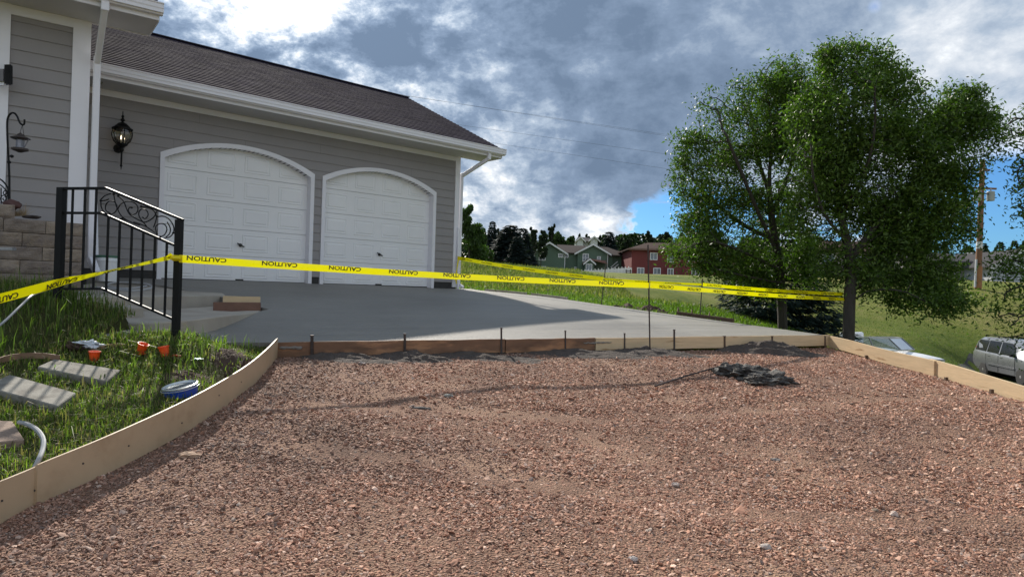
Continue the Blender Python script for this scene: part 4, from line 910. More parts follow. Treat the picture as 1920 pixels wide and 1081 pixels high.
# scroll panel: three repeated C and S scrolls drawn in the sloping band
sax = (rq(330, 420)-rq(200, 366)).normalized(); 
def sp_(px, py): return rq(px, py)
Z = lambda x, y: sp_(90+x/3.489, 330+y/3.484)                         # traced from an enlarged view of the panel
scr = [[(405, 240), (380, 225), (378, 190), (400, 165), (435, 170), (452, 200), (440, 235), (410, 250)], [(345, 165), (350, 205), (372, 240), (405, 250)], [(340, 160), (370, 130), (410, 115)],
       [(430, 120), (440, 170), (455, 215), (485, 265), (540, 300), (600, 320)], [(455, 220), (475, 185), (520, 165), (565, 175), (588, 205), (580, 240), (550, 250), (528, 232), (530, 208), (548, 205)],
       [(460, 130), (495, 165), (515, 215), (540, 255), (600, 290), (640, 300), (690, 270), (712, 230)], [(640, 320), (600, 270), (595, 235), (615, 215), (645, 225), (655, 255), (635, 278), (618, 268)],
       [(610, 200), (650, 205), (690, 225), (710, 265), (700, 310), (690, 335)], [(710, 375), (705, 330), (735, 310), (765, 318), (778, 350), (760, 385), (735, 395)],
       [(715, 265), (750, 262), (775, 270), (800, 290), (822, 330), (820, 370), (795, 398), (760, 402)], [(780, 300), (800, 340), (795, 375), (770, 400)], [(560, 300), (600, 312), (650, 335), (700, 370)], [(345, 162), (378, 158), (398, 150)], [(470, 280), (500, 285), (545, 300)]]
for s_ in scr: MB().tube(catmull([Z(*q) for q in s_], 4), .0055, 6).build('scroll', black_m, rail, smooth=True)
for q in ((345, 162), (460, 130), (405, 245), (610, 198), (485, 278), (712, 378), (820, 370), (735, 395), (712, 262), (548, 205), (640, 325), (430, 118)):
    MB().lathe(Z(*q), [(0, -.012), (.011, -.005), (.011, .005), (0, .012)], 6).build('knuckle', black_m, rail)

# ---------------------------------------------------------------- caution tape
fc = bpy.data.curves.new('txt', 'FONT'); fc.body = 'CAUTION'; fc.align_x = 'CENTER'; fc.align_y = 'CENTER'; fc.size = 1.0; fc.offset = 0.018; fc.resolution_u = 3
to = bpy.data.objects.new('txt', fc); COL.objects.link(to); dg_ = bpy.context.evaluated_depsgraph_get(); tm = bpy.data.meshes.new_from_object(to.evaluated_get(dg_))
TV = np.array([v.co[:2] for v in tm.vertices]); TF = [tuple(p.vertices) for p in tm.polygons]; bpy.data.objects.remove(to); bpy.data.curves.remove(fc); bpy.data.meshes.remove(tm)
TV[:, 0] /= (TV[:, 0].max()-TV[:, 0].min()); TV[:, 1] = (TV[:, 1]-TV[:, 1].min())/(TV[:, 1].max()-TV[:, 1].min())-.5
def tape(pts, w, label, twist=None, flip=True, pitch=.62, word=.34, lh=.042, start=.25, shift=0.0, sag=0.0, loc_name='caution_tape', both=True):
    # pts: points along the centre line
    L = [0]
    for a, b_ in zip(pts, pts[1:]): L.append(L[-1]+(b_-a).length)
    T = L[-1]
    def at(s):
        s = min(max(s, 0), T); i = max(k for k in range(len(L)) if L[k] <= s+1e-9); i = min(i, len(pts)-2); u = (s-L[i])/(L[i+1]-L[i]); p = pts[i].lerp(pts[i+1], u)
        d = (pts[i+1]-pts[i]).normalized(); p = p - Vector((0, 0, sag*4*u*(1-u))); tw = twist(s/T) if twist else 0.0
        tw += .10*math.sin(s*1.3)+.05*math.sin(s*3.7+1); u_ = Vector((0, 0, 1)); u_ = (u_-d*u_.dot(d)).normalized(); n_ = d.cross(u_)
        return p, u_*math.cos(tw)+n_*math.sin(tw), n_*math.cos(tw)-u_*math.sin(tw)
    n = int(T/.06)+2; v = []; f = []
    for i in range(n):
        p, u_, n_ = at(T*i/(n-1))
        for k in range(4): q = k/3-.5; v.append(tuple(p+u_*w*q + n_*.004*math.sin(i*.7)*(1-4*q*q)))
    for i in range(n-1):
        for k in range(3): a = i*4+k; f.append((a, a+4, a+5, a+1))
    o = raw(loc_name, v, f, tape_m, smooth=True); ORG[o.name] = Vector((0, 0, 0)); tag(o, label, 'caution tape')
    s = start
    while s+word < T:
        for side in ((1,) if not both else (1, -1)):
            vv = []
            for (x, y_) in TV:
                xx = -x if flip else x; yy = -y_ if flip else y_
                ss = s+word/2+xx*word; p, u_, n_ = at(ss); i_ = ss/T*(n-1); vv.append(tuple(p+u_*(yy*lh+shift) + n_*(.004*math.sin(i_*.7)*.9+.0022*side)))
            raw('lettering', vv, TF, ink_m, o)
        s += pitch
    return o
t0 = rq(340, 485); t0.y -= .04
stk = P(1217, 535, 8.62); trunk_p = P(1583, 559.5, 12.85)
tape([t0, P(860, 518.3, 7.78), stk + Vector((0, -.01, 0))], .068, 'front yellow caution tape from the railing post to the tall steel rod', shift=.012, start=.06, pitch=.66, word=.34, sag=.004)
tape([stk + Vector((0.01, -.01, 0.002)), trunk_p - Vector((0, 0, .012))], .064, 'yellow caution tape from the tall rod to the tree trunk', twist=lambda u: .5*math.sin(u*5), start=.2, sag=.02, pitch=.66, word=.32)
tape([P(-60, 574, 4.4), P(120, 527, 5.2), P(230, 502, 5.75), rq(326, 482)-Vector((0, .05, 0))], .072, 'yellow caution tape from the railing post toward the lower left edge', twist=lambda u: .15+.9*max(0, math.sin((u-.35)*4)), shift=-.008, start=.1, sag=.004, pitch=.55, word=.30)
gcx = P(861, 484, 15.9)
tape([gcx, P(1131, 522.5, 13.3)], .078, 'yellow caution tape from the garage corner to the thin rod', flip=False, start=.1, pitch=.62, word=.32, sag=.03, lh=.03)
tape([P(1131, 522.5, 13.3), P(1316, 533, 11.95)], .07, 'yellow caution tape between the two thin rods behind the slab', flip=False, twist=lambda u: .9, start=.1, pitch=.62, word=.32, sag=.01, lh=.03)
tape([P(1316, 533, 11.95), trunk_p + Vector((.0, .05, .085))], .06, 'yellow caution tape from the second thin rod to the tree trunk', flip=False, twist=lambda u: .25, start=.1, pitch=.62, word=.30, sag=.02, lh=.032)
# knot at the railing post and at the garage corner
kn = MB()
for k in range(3): c = rq(336, 481+3*k); kn.bar(c-yax*.042+yn*.038, c+yax*.038+yn*.036, .002, .022); kn.bar(c-yax*.04+yn*.036, c-yax*.045-yn*.03, .002, .022)
kn.tube([rq(322, 478)-Vector((0, .04, 0)), rq(328, 483)-Vector((0, .05, 0)), rq(345, 484)-Vector((0, .05, 0))], [.02, .026, .018], 7)
tag(kn.build('tape_knot', tape_m), 'crumpled yellow tape knot around the right railing post', 'tape knot')
kn = MB(); kn.bar(P(858, 484, 15.86), P(862, 484, 15.84), .012, .09); kn.tube([P(859, 488, 15.85), P(856.5, 505, 15.85), P(854, 520, 15.85), P(856, 532, 15.85)], [.02, .012, .03, .008], 5)
tag(kn.build('tape_knot', tape_m), 'yellow tape tied round the white garage corner strip', 'tape knot')
def rod(px0, py0, px1, py1, d, r, label):
    a = P(px0, py0, d); b_ = P(px1, py1, d); tag(MB().tube([a, b_-Vector((0, 0, .1))], r, 8).build('steel_rod', steel_m, smooth=True), label, 'steel rod')
rod(1215, 459, 1219.5, 662, 8.62, .0095, 'tall steel rod standing in the gravel that holds up the front tape')
rod(1137, 485, 1126, 578, 13.3, .009, 'thin steel rod on the far slab edge nearer the garage')
rod(1317.5, 522, 1311, 601, 11.95, .009, 'thin steel rod on the far slab edge nearer the trees')

# ---------------------------------------------------------------- things in the grass bed
pav_m = mat('paver', (.25, .235, .20), .9, .16, 14, .5, 80, col2=(.17, .155, .13), c2s=6)
def paver(c, label, m_=pav_m, th=.07, lift=.05):
    g = [GP(q[0], q[1], lift) for q in c]; ce = sum(g, Vector())/4
    A_ = np.c_[[[q.x, q.y, 1] for q in g]]; co = np.linalg.lstsq(A_, np.array([q.z for q in g]), rcond=None)[0]; pts = [Vector((q.x, q.y, q.x*co[0]+q.y*co[1]+co[2])) for q in g]; mb = MB().prism(pts, (0, 0, -th)); tag(mb.build('paver', m_, bevel=.006), label, 'paver')
paver([(102, 671, 5.75), (226, 694, 5.72), (200, 713, 5.35), (70, 688, 5.40)], 'grey concrete paver with railing shadows lying nearest the orange cups')
paver([(18, 701, 5.2), (143, 736, 5.15), (108, 760, 4.8), (-30, 724, 4.85)], 'grey concrete paver in the grass at left, second from the strip')
paver([(-20, 787, 4.5), (24, 788, 4.5), (46, 823, 4.15), (-40, 832, 4.15)], 'brownish paver at the left edge nearest the grey hose', mat('brown_paver', (.28, .20, .15), .9, .2, 16, .6, 60))
cup_m = mat('orange_plastic', (.85, .10, .015), .35, .05, 8, transl=.15)
def cup(px, py, d, label, tip=0):
    p = GP(px, py, .02); c = thing('orange_cup', (0, 0, 0), label, 'plastic cup', 'orange plastic cups in the grass')
    az = Vector((math.sin(tip), -.25*abs(tip), math.cos(tip))).normalized(); base = p - az*.0
    MB().lathe(base, [(.030, 0), (.040, .075), (.046, .078), (.046, .088), (.041, .088), (.036, .07), (.026, .006)], 16, az).build('cup', cup_m, c, smooth=True)
    MB().lathe(base+az*.02, [(0, 0), (.034, 0), (.034, .03), (0, .03)], 12, az).build('insert', mat('red_plastic', (.5, .03, .01), .4, 0), c)
cup(176, 678, 5.7, 'orange plastic cup standing beside the nearest corner of the upper paver', .05)
cup(263, 662, 5.9, 'middle orange plastic cup leaning in the grass', .35); cup(310, 668, 5.85, 'rightmost orange plastic cup nearest the railing post', -.2)
def scrap(px, py, d, w, m_, label, name='orange_flagging'):
    p = GP(px, py, .03); mb = MB(); 
    for k in range(4):
        a = p+Vector((random.uniform(-.5, .5)*w, random.uniform(-.02, .02), random.uniform(-.005, .01))); b_ = a+Vector((random.uniform(.2, .6)*w, random.uniform(-.02, .02), random.uniform(-.01, .01))); mb.bar(a, b_, .03, .004)
    tag(mb.build(name, m_), label, 'plastic scrap')
scrap(258, 664, 5.85, .09, cup_m, 'orange plastic scrap beside the middle cup'); scrap(323, 667, 5.85, .07, cup_m, 'orange plastic scrap beside the rightmost cup')
scrap(368, 672, 5.8, .06, mat('teal_plastic', (.05, .35, .30), .4, .1, 20), 'small teal plastic scrap in the grass right of the cups', 'plastic_scrap')
p = GP(164, 648, .05)
v_, f_ = chunk(p+Vector((0, 0, .01)), .09, .05, .035, 3, .5, 4, 2.5); tag(raw('crumpled_bag', v_, f_, mat('white_plastic_film', (.6, .64, .68), .3, .15, 20)), 'crumpled white plastic bag in the grass above the orange cups', 'plastic bag')
v_, f_ = chunk(GP(143, 650, .04), .10, .05, .03, 4, .5, 4, 2.5); tag(raw('dead_leaves', v_, f_, soil_m), 'clump of dark dead leaves beside the crumpled white bag', 'dead leaves')
band_m = mat('brown_edging', (.21, .125, .075), .7, .2, 10, .3, 40)
tag(ribbon([p_ for p_ in catmull([GP(-20, 690, .03), GP(8, 678, .03), GP(45, 672, .03), GP(80, 672, .03), GP(112, 676, .03)], 4)], .045, .012, 'landscape_edging', band_m), 'brown plastic edging strip curling through the grass at left', 'edging')
tag(ribbon([p_ for p_ in catmull([GP(165, 663, .03), GP(190, 655, .03), GP(212, 650, .03), GP(235, 651, .03)], 4)], .03, .012, 'landscape_edging', band_m), 'short piece of brown edging behind the upper paver', 'edging')
hose_m = mat('grey_conduit', (.33, .34, .35), .4, .08, 12)
def hose(pts, r, label, name='hose', m_=hose_m): tag(MB().tube(catmull(pts, 5), r, 8).build(name, m_, smooth=True), label, 'hose')
hose([GP(36, 791, .06), GP(52, 795, .08), GP(70, 806, .09), GP(81, 823, .09), GP(80, 842, .08), GP(72, 862, .06), GP(60, 884, .03)], .013, 'grey flexible conduit curving out of the grass behind the strip')
hose([GP(-30, 628, .18), GP(5, 605, .18), GP(40, 572, .2), GP(62, 553, .2), P(90, 546, 6.6), P(150, 548, 7.0)], .010, 'thin grey hose running up through tall grass left of the railing')
hose([P(170, 538, 8.2), P(210, 541, 8.0), P(250, 545, 7.8), P(285, 539, 8.1), P(270, 531, 8.6), P(220, 529, 8.7), P(200, 535, 8.3), P(240, 541, 8.0), P(275, 536, 8.3)], .011, 'grey hose coiled on the landing behind the railing')
# paint pail
pail = thing('paint_pail', (0, 0, 0), 'blue and white paint pail lying in the grass behind the strip', 'pail')
pc = P(343, 752, 4.93); pax = Vector((-.14, -.16, .97)).normalized(); pc = pc - pax*.085
MB().lathe(pc, [(.0, 0), (.092, 0), (.114, .20), (.110, .20), (.089, .006), (0, .006)], 28, pax).build('body', mat('white_plastic', (.75, .77, .78), .35, .03, 6), pail, smooth=True)
MB().lathe(pc, [(.1085, .125), (.1165, .195), (.1145, .195), (.1065, .125)], 28, pax).build('blue_band', mat('blue_print', (.01, .06, .42), .35, .03, 6), pail, smooth=True)
MB().lathe(pc, [(.1045, .088), (.1085, .122), (.1075, .122), (.1035, .088)], 28, pax).build('orange_stripe', mat('orange_print', (.6, .16, .02), .35, .03, 6), pail, smooth=True)
MB().lathe(pc, [(.115, .196), (.121, .198), (.121, .208), (.115, .210), (.110, .196)], 28, pax).build('rim', mat('steel_rim', (.5, .55, .58), .3, .1, 6, metal=.6), pail, smooth=True)
hx = pax.orthogonal().normalized(); hy = pax.cross(hx)
MB().tube([pc+pax*.19+(hx*math.cos(a)+hy*math.sin(a))*.128 for a in [2.6+i*math.pi/12 for i in range(13)]], .003, 5).build('handle', MATS['steel_rim'], pail)
# bucket and leaning downspout pieces on the landing
bk = thing('white_bucket', tuple(P(205, 520, 9.2)), 'white plastic bucket with green lid against the garage wall', 'bucket')
bc = P(200, 527, 9.3); MB().lathe(bc, [(0, 0), (.12, 0), (.14, .27), (.146, .27), (.146, .31), (.14, .32)], 20).build('body', MATS['white_plastic'], bk, smooth=True)
MB().lathe(bc+Vector((0, 0, .32)), [(.15, 0), (.15, .03), (.0, .035)], 20).build('lid', mat('green_lid', (.05, .14, .09), .5, .05), bk)
tag(MB().bar(P(180, 525, 9.35), P(175.5, 291, 9.65), .07, .05).build('loose_downspout', trim_m, bevel=.006), 'loose white downspout length leaning beside the corner post', 'downspout')
tag(MB().bar(P(258, 522, 10.6), P(292, 520, 11.3), .05, .03).build('black_board', black_m), 'black strip lying at the foot of the garage wall', 'strip') if False else None
# ---------------------------------------------------------------- trees
def leaf_mat(name, transl=.35, rough=.5):
    if name in MATS: return MATS[name]
    return mat(name, (.05, .08, .02), rough, .0, 1, attr=('tint', 'GEOMETRY'), transl=transl, spec=.35)
def leaves_obj(name, pos, size, pal, m_, parent, asp=.38, up=.2, droop=0.0, per=1, rg=rng):
    n = len(pos); d = rg.normal(0, 1, (n, 3)); d[:, 2] = d[:, 2]*.9 - droop; d /= np.linalg.norm(d, axis=1)[:, None]
    q = rg.normal(0, 1, (n, 3)); q[:, 2] += up; s = np.cross(d, q); s /= np.linalg.norm(s, axis=1)[:, None]+1e-9
    L = (size*rg.uniform(.65, 1.3, n))[:, None]; w = L*asp; nn = np.cross(s, d)
    base = pos - d*L*.5; v = np.stack([base, base + d*L*.5 + s*w*.5 + nn*w*.18, base + d*L, base + d*L*.5 - s*w*.5 + nn*w*.18], 1).reshape(-1, 3)
    f = np.arange(n*4).reshape(n, 4)
    o = raw(name, v, f, m_, parent); pal = np.array(pal); c = pal[rg.integers(0, len(pal), n)]*rg.uniform(.75, 1.25, (n, 1))
    at = o.data.attributes.new('tint', 'FLOAT_COLOR', 'FACE'); at.data.foreach_set('color', np.c_[c, np.ones(n)].astype(np.float32).ravel()); return o
def colonize(trunk, att, step, infl, kill, iters=120, par=None):
    nodes = [np.array(p, float) for p in trunk]; par = list(par) if par else [i-1 for i in range(len(nodes))]
    att = np.array(att, float); near = np.full(len(att), -1); dist = np.full(len(att), 1e9); alive = np.ones(len(att), bool)
    def upd(lo):
        for i in range(lo, len(nodes)):
            d = np.linalg.norm(att-nodes[i], axis=1); b_ = d < dist; dist[b_] = d[b_]; near[b_] = i
    upd(0)
    for it in range(iters):
        alive &= dist > kill
        act = alive & (dist < infl)
        if not act.any(): break
        lo = len(nodes); new = {}
        for i in np.unique(near[act]):
            v = att[act & (near == i)] - nodes[i]; v /= np.linalg.norm(v, axis=1)[:, None]; v = v.sum(0); v /= np.linalg.norm(v)+1e-9; m_ = v + rng.normal(0, .28, 3) + np.array([0, 0, .12]); l = np.linalg.norm(m_)
            if l < 1e-6: continue
            p = nodes[i] + m_/l*step
            nodes.append(p); par.append(int(i))
        if len(nodes) == lo: break
        upd(lo)
        # attractors that stay stuck on the same node are dropped
        if it > 60: infl *= 1.0
    return np.array(nodes), np.array(par)
def limbs(nodes, par, r0, tip=.004, expo=2.3):
    n = len(nodes); w = np.zeros(n)
    ch = [[] for _ in range(n)]
    for i in range(1, n): ch[par[i]].append(i)
    for i in range(n-1, -1, -1):
        w[i] = sum(w[c] for c in ch[i]) if ch[i] else 1.0
    r = np.maximum(tip, r0*(w/w[0])**(1/expo)); return r, ch
def wood_mesh(name, nodes, par, r, ch, m_, parent, minr=0.0, flare=1.0):
    v = []; f = []; n = len(nodes); rings = {}
    def ring(i, d, k, rad):
        d = d/np.linalg.norm(d); a = np.cross(d, [0, 0, 1.0] if abs(d[2]) < .9 else [1.0, 0, 0]); a /= np.linalg.norm(a); b_ = np.cross(d, a); s = len(v)
        for q in range(k): t = 2*math.pi*q/k; v.append(tuple(nodes[i] + (a*math.cos(t)+b_*math.sin(t))*rad))
        return s
    seen = np.zeros(n, bool); starts = [(0, None)]
    while starts:
        i, pr = starts.pop(); chain = ([pr] if pr is not None else []) + [i]
        while ch[i]:
            c = sorted(ch[i], key=lambda q: -r[q]); 
            for q in c[1:]: starts.append((q, i))
            i = c[0]; chain.append(i)
        if len(chain) < 2: continue
        rad0 = r[chain[1]] if pr is not None else r[chain[0]]*flare
        if rad0 < minr: continue
        k = 10 if rad0 > .04 else (5 if rad0 > .012 else 3); prev = None
        for j, q in enumerate(chain):
            d = nodes[chain[min(j+1, len(chain)-1)]] - nodes[chain[max(j-1, 0)]]
            s = ring(q, d, k, rad0 if j == 0 else r[q])
            if prev is not None:
                for e in range(k): f.append((prev+e, prev+(e+1) % k, s+(e+1) % k, s+e))
            prev = s
    return raw(name, v, f, m_, parent, smooth=True)
def lobes_pts(lobes, y0, yr, n, rg=rng, shell=.35):
    ws = np.array([l[2]*l[3] for l in lobes], float)**.9; ws /= ws.sum(); out = []
    for l, w in zip(lobes, ws):
        px, py, rx, ry = l[:4]; yc = y0 + (l[4] if len(l) > 4 else 0); c = np.array(P(px, py, yc)); sx = rx/F*yc; sz_ = ry/F*yc; sy = (l[5] if len(l) > 5 else (sx+sz_)/2*yr)
        m_ = max(3, int(n*w)); q = rg.normal(0, 1, (m_, 3)); q /= np.linalg.norm(q, axis=1)[:, None]; q *= (rg.uniform(shell, 1, m_)**(1/2))[:, None]
        out.append(c + q*np.array([sx, sy, sz_]))
    return np.concatenate(out)
GREEN = [(.085, .15, .022), (.11, .18, .028), (.07, .12, .022), (.14, .21, .035), (.055, .095, .018)]
def broadleaf(name, label, base, trunk_pts, lobes, depth, natt, r0, leafn, leafs, pal=GREEN, group=None, yr=1.0, step=.16, infl=1.3, kill=.2, clus=.12, extra=None, forks=()):
    g = thing(name, tuple(base), label, 'tree', group)
    sp_l = []
    for l in lobes:                                                  # upright shoots that break the outline
        for k in range(3):
            a = rng.uniform(.1, .9)*math.pi; sp_l.append((l[0]+l[2]*math.cos(a)*.95, l[1]-l[3]*math.sin(a)*.88, 12, 20))
    att = np.concatenate([lobes_pts(lobes, depth, yr, natt), lobes_pts(sp_l, depth, yr, int(natt*.45))])
    seed_n = [tuple(p) for p in trunk_pts]; seed_p = [i-1 for i in range(len(seed_n))]
    for fk in forks:
        dz = fk[0]; pl_ = catmull([P(q[0], q[1], depth-.15+dz*j/(len(fk)-2)) for j, q in enumerate(fk[1:])], 6); k0 = min(range(len(trunk_pts)), key=lambda i: (Vector(trunk_pts[i])-pl_[0]).length); last = Vector(trunk_pts[k0]); pi_ = k0
        for p in pl_:
            if (p-last).length > step*.8: seed_n.append(tuple(p)); seed_p.append(pi_); pi_ = len(seed_n)-1; last = p
    nodes, par = colonize(seed_n, att, step, infl, kill, 160, seed_p)
    r, ch = limbs(nodes, par, r0); 
    # keep the trunk from tapering too fast
    for i in range(len(trunk_pts)): r[i] = max(r[i], r0*(1-.75*i/max(1, len(trunk_pts)-1))*1.0)
    wood_mesh('trunk', nodes, par, r, ch, bark_m, g, flare=1.35)
    tipn = np.where((r < r0*.17) & (np.arange(len(nodes)) > len(trunk_pts)))[0]
    if extra is not None: tipn = tipn[extra(nodes[tipn])]
    term = np.array([i for i in tipn if not ch[i]] ); wgt = np.where(np.isin(tipn, term), 3.0, 1.0)*np.array([math.exp(2.5*noise.noise(Vector(nodes[i]*1.25)) + 1.2*noise.noise(Vector(nodes[i]*4))) for i in tipn])
    pick = rng.choice(tipn, leafn, p=wgt/wgt.sum()); off = rng.normal(0, clus, (leafn, 3)); off[:, 2] -= np.abs(off[:, 2])*.3
    leaves_obj('crown', nodes[pick]+off, leafs, pal, leaf_mat('leaf'), g, droop=.25)
    return g
def tpath(pts, step=.16):
    o = []; c = catmull([Vector(p) for p in pts], 8)
    last = None
    for p in c:
        if last is None or (p-last).length > step*.8: o.append(tuple(p)); last = p
    return o
# main ash tree, trunk right of the slab corner
bA = P(1590, 700, 12.85)
tA = tpath([bA, P(1591, 640, 12.85), P(1593, 560, 12.85), P(1596, 500, 12.9), P(1585, 440, 12.95), P(1573, 380, 13.0), P(1572, 300, 13.0), P(1578, 220, 13.0)])
lobA = [(1600, 140, 66, 62), (1570, 200, 76, 72), (1645, 170, 56, 62), (1540, 250, 70, 80), (1620, 260, 85, 80), (1690, 215, 60, 65), (1690, 300, 85, 75), (1600, 350, 85, 70), (1790, 240, 45, 70), (1820, 220, 36, 45), (1760, 320, 75, 60), (1832, 270, 42, 52), (1785, 385, 42, 42),
        (1700, 390, 90, 55), (1760, 430, 75, 45), (1640, 430, 80, 55), (1560, 420, 55, 60), (1690, 490, 60, 40), (1620, 500, 45, 45), (1755, 500, 60, 35), (1750, 545, 55, 18), (1815, 570, 42, 16), (1700, 560, 35, 18), (1560, 490, 35, 40), (1590, 470, 40, 40), (1515, 320, 42, 50), (1512, 400, 38, 40), (1520, 240, 36, 46), (1740, 265, 40, 40)]
broadleaf('ash_tree', 'tall leafy green tree with the caution tape tied round its dark trunk', bA, tA, lobA, 13.0, 2600, .105, 108000, .080, forks=[(-.9, (1600, 565), (1630, 545), (1690, 545), (1745, 568), (1800, 572)), (.8, (1602, 540), (1660, 512), (1720, 515), (1775, 545)), (.6, (1598, 480), (1640, 425), (1690, 370), (1740, 310), (1800, 250)), (-.6, (1590, 455), (1545, 400), (1525, 330), (1520, 260)), (-1.0, (1580, 400), (1620, 330), (1640, 240), (1640, 160)), (1.0, (1600, 500), (1680, 460), (1750, 410), (1795, 385)), (.9, (1575, 360), (1600, 270), (1600, 170))])
# the second tree, left of it
bB = P(1467, 640, 15.4)
tB = tpath([bB, P(1467, 600, 15.4), P(1464, 540, 15.4), P(1456, 470, 15.3), P(1446, 400, 15.2), P(1443, 320, 15.2), P(1452, 250, 15.2)])
lobB = [(1470, 165, 55, 55), (1420, 190, 55, 55), (1500, 210, 50, 60), (1370, 215, 45, 50), (1345, 215, 40, 45), (1340, 275, 50, 45), (1300, 290, 42, 40), (1300, 350, 45, 40), (1450, 260, 55, 50), (1395, 300, 40, 45), (1500, 310, 50, 50), (1340, 400, 60, 45), (1400, 400, 50, 45), (1460, 380, 50, 50),
        (1300, 450, 45, 32), (1275, 480, 28, 24), (1350, 470, 60, 35), (1420, 480, 60, 45), (1480, 460, 50, 50), (1420, 520, 40, 26), (1455, 545, 22, 25), (1340, 500, 26, 16), (1500, 500, 30, 28)]
broadleaf('ash_tree', 'leafy green tree left of the taped trunk with sky showing through its crown', bB, tB, lobB, 15.3, 1900, .105, 58000, .086, forks=[(-.8, (1458, 475), (1425, 405), (1395, 335), (1360, 250)), (.9, (1455, 450), (1400, 425), (1335, 375), (1285, 320)), (-1.0, (1462, 505), (1400, 475), (1330, 452), (1270, 470)), (.6, (1448, 400), (1480, 320), (1500, 230)), (1.1, (1448, 380), (1420, 290), (1405, 200)), (-.6, (1464, 530), (1410, 520), (1345, 505)), (.9, (1462, 520), (1490, 490), (1520, 450))])
# branches of a third tree hanging in at the right edge
bC = P(2080, 730, 11.5)
tC = tpath([bC, P(2075, 560, 11.5), P(2060, 420, 11.5), P(2050, 300, 11.5)])
lobC = [(1915, 250, 32, 45), (1925, 330, 38, 45), (1935, 390, 40, 30), (1950, 480, 55, 30), (1905, 510, 36, 28), (1930, 570, 55, 40), (1900, 600, 38, 28), (1915, 640, 42, 30), (1980, 300, 60, 110), (1990, 560, 60, 90), (2060, 250, 90, 110), (2080, 430, 90, 110)]
broadleaf('ash_tree', 'tree mostly out of frame whose branches hang in front of the silver van', bC, tC, lobC, 11.5, 900, .10, 20000, .08)

NEEDLE = [(.018, .034, .024), (.024, .042, .030), (.014, .028, .018), (.030, .052, .038)]
def spruce(name, label, base, H, Rd, nsp, size, pal=NEEDLE, group=None, cat_='tree', seed=1, whorls=26, expo=.85, droop=.25, low=.06):
    rg = np.random.default_rng(seed); g = thing(name, tuple(base), label, cat_, group); b0 = Vector(base)
    MB().tube([b0-Vector((0, 0, .3)), b0+Vector((0, 0, H*.5)), b0+Vector((0, 0, H))], [Rd*.07, Rd*.04, .01], 6).build('trunk', bark_m, g)
    pos = []; dirs = []
    for w in range(whorls):
        t = low + (1-low)*(w/whorls); nb = max(5, int(13*(1-t)+5)); 
        for k in range(nb):
            a = rg.uniform(0, 6.283); L = Rd*(1-t)**expo*rg.uniform(.72, 1.12); m_ = max(10, int(nsp*L/Rd))
            s = rg.uniform(.1, 1, m_)**.7; up_ = (-droop*s + .28*s*s)*L
            side = rg.normal(0, .13*L, m_)*(s*1.2+.15)
            x = np.cos(a)*s*L - np.sin(a)*side; y = np.sin(a)*s*L + np.cos(a)*side
            z = t*H + up_ + rg.normal(0, .02*L, m_) - np.abs(side)*.25
            pos.append(np.c_[x, y, z] + np.array(b0)); dirs.append(np.c_[np.cos(a)*np.ones(m_)-np.sin(a)*np.sign(side)*.7, np.sin(a)*np.ones(m_)+np.cos(a)*np.sign(side)*.7, -.35*np.ones(m_)+rg.normal(0, .2, m_)])
    pos = np.concatenate(pos); d = np.concatenate(dirs); n = len(pos); d /= np.linalg.norm(d, axis=1)[:, None]
    s = np.cross(d, rg.normal(0, .5, (n, 3))+np.array([0, 0, 1])); s /= np.linalg.norm(s, axis=1)[:, None]; L = (size*rg.uniform(.6, 1.3, n))[:, None]; w = L*.3
    v = np.stack([pos - s*w*.5, pos + s*w*.5, pos + d*L + s*w*.15, pos + d*L - s*w*.15], 1).reshape(-1, 3)
    o = raw('crown', v, np.arange(n*4).reshape(n, 4), leaf_mat('needle', .08, .7), g); c = np.array(pal)[rg.integers(0, len(pal), n)]*rg.uniform(.7, 1.3, (n, 1))
    at = o.data.attributes.new('tint', 'FLOAT_COLOR', 'FACE'); at.data.foreach_set('color', np.c_[c, np.ones(n)].astype(np.float32).ravel()); return g
bS = P(1452, 640, 17.6)
spruce('spruce_tree', 'dark blue spruce with drooping skirts behind the slab corner', bS, 4.3, 1.85, 170, .14, pal=[(.02, .042, .034), (.028, .055, .046), (.015, .032, .024), (.04, .07, .058)], seed=5, whorls=26, low=.02)

def farleaf(name, label, base, H, Rd, n, size, pal, seed, group=None, trunk_h=.25, lob=7, asp=.7, squash=1.0):
    rg = np.random.default_rng(seed); g = thing(name, tuple(base), label, 'tree', group); b0 = np.array(base)
    th = H*trunk_h; MB().tube([Vector(b0)-Vector((0, 0, .5)), Vector(b0)+Vector((0, 0, H*.75))], [Rd*.07, Rd*.03], 6).build('trunk', bark_m, g)
    P_ = []
    for k in range(lob):
        a = rg.uniform(0, 6.283); t = (k+.5)/lob; c = np.array([math.cos(a)*Rd*.5*(1-t*.6), math.sin(a)*Rd*.5*(1-t*.6), th + (H-th)*(.12+.78*t)]); rr = Rd*rg.uniform(.45, .68)*(1.08-t*.45)
        for j in range(6):
            q = rg.normal(0, 1, 3); q /= np.linalg.norm(q); cc = c + q*rr*.62; m_ = int(n/lob/6); u = rg.normal(0, 1, (m_, 3)); u /= np.linalg.norm(u, axis=1)[:, None]
            P_.append(cc + u*(rg.uniform(.3, 1, m_)**.5)[:, None]*rr*.5*np.array([1, 1, .75*squash]))
    leaves_obj('crown', np.concatenate(P_)+b0, size, pal, leaf_mat('leaf'), g, asp=asp, rg=rg); return g
DK = [(.022, .045, .013), (.03, .06, .016), (.017, .034, .012), (.042, .075, .02)]
PN = [(.02, .034, .014), (.028, .045, .018), (.015, .026, .012)]
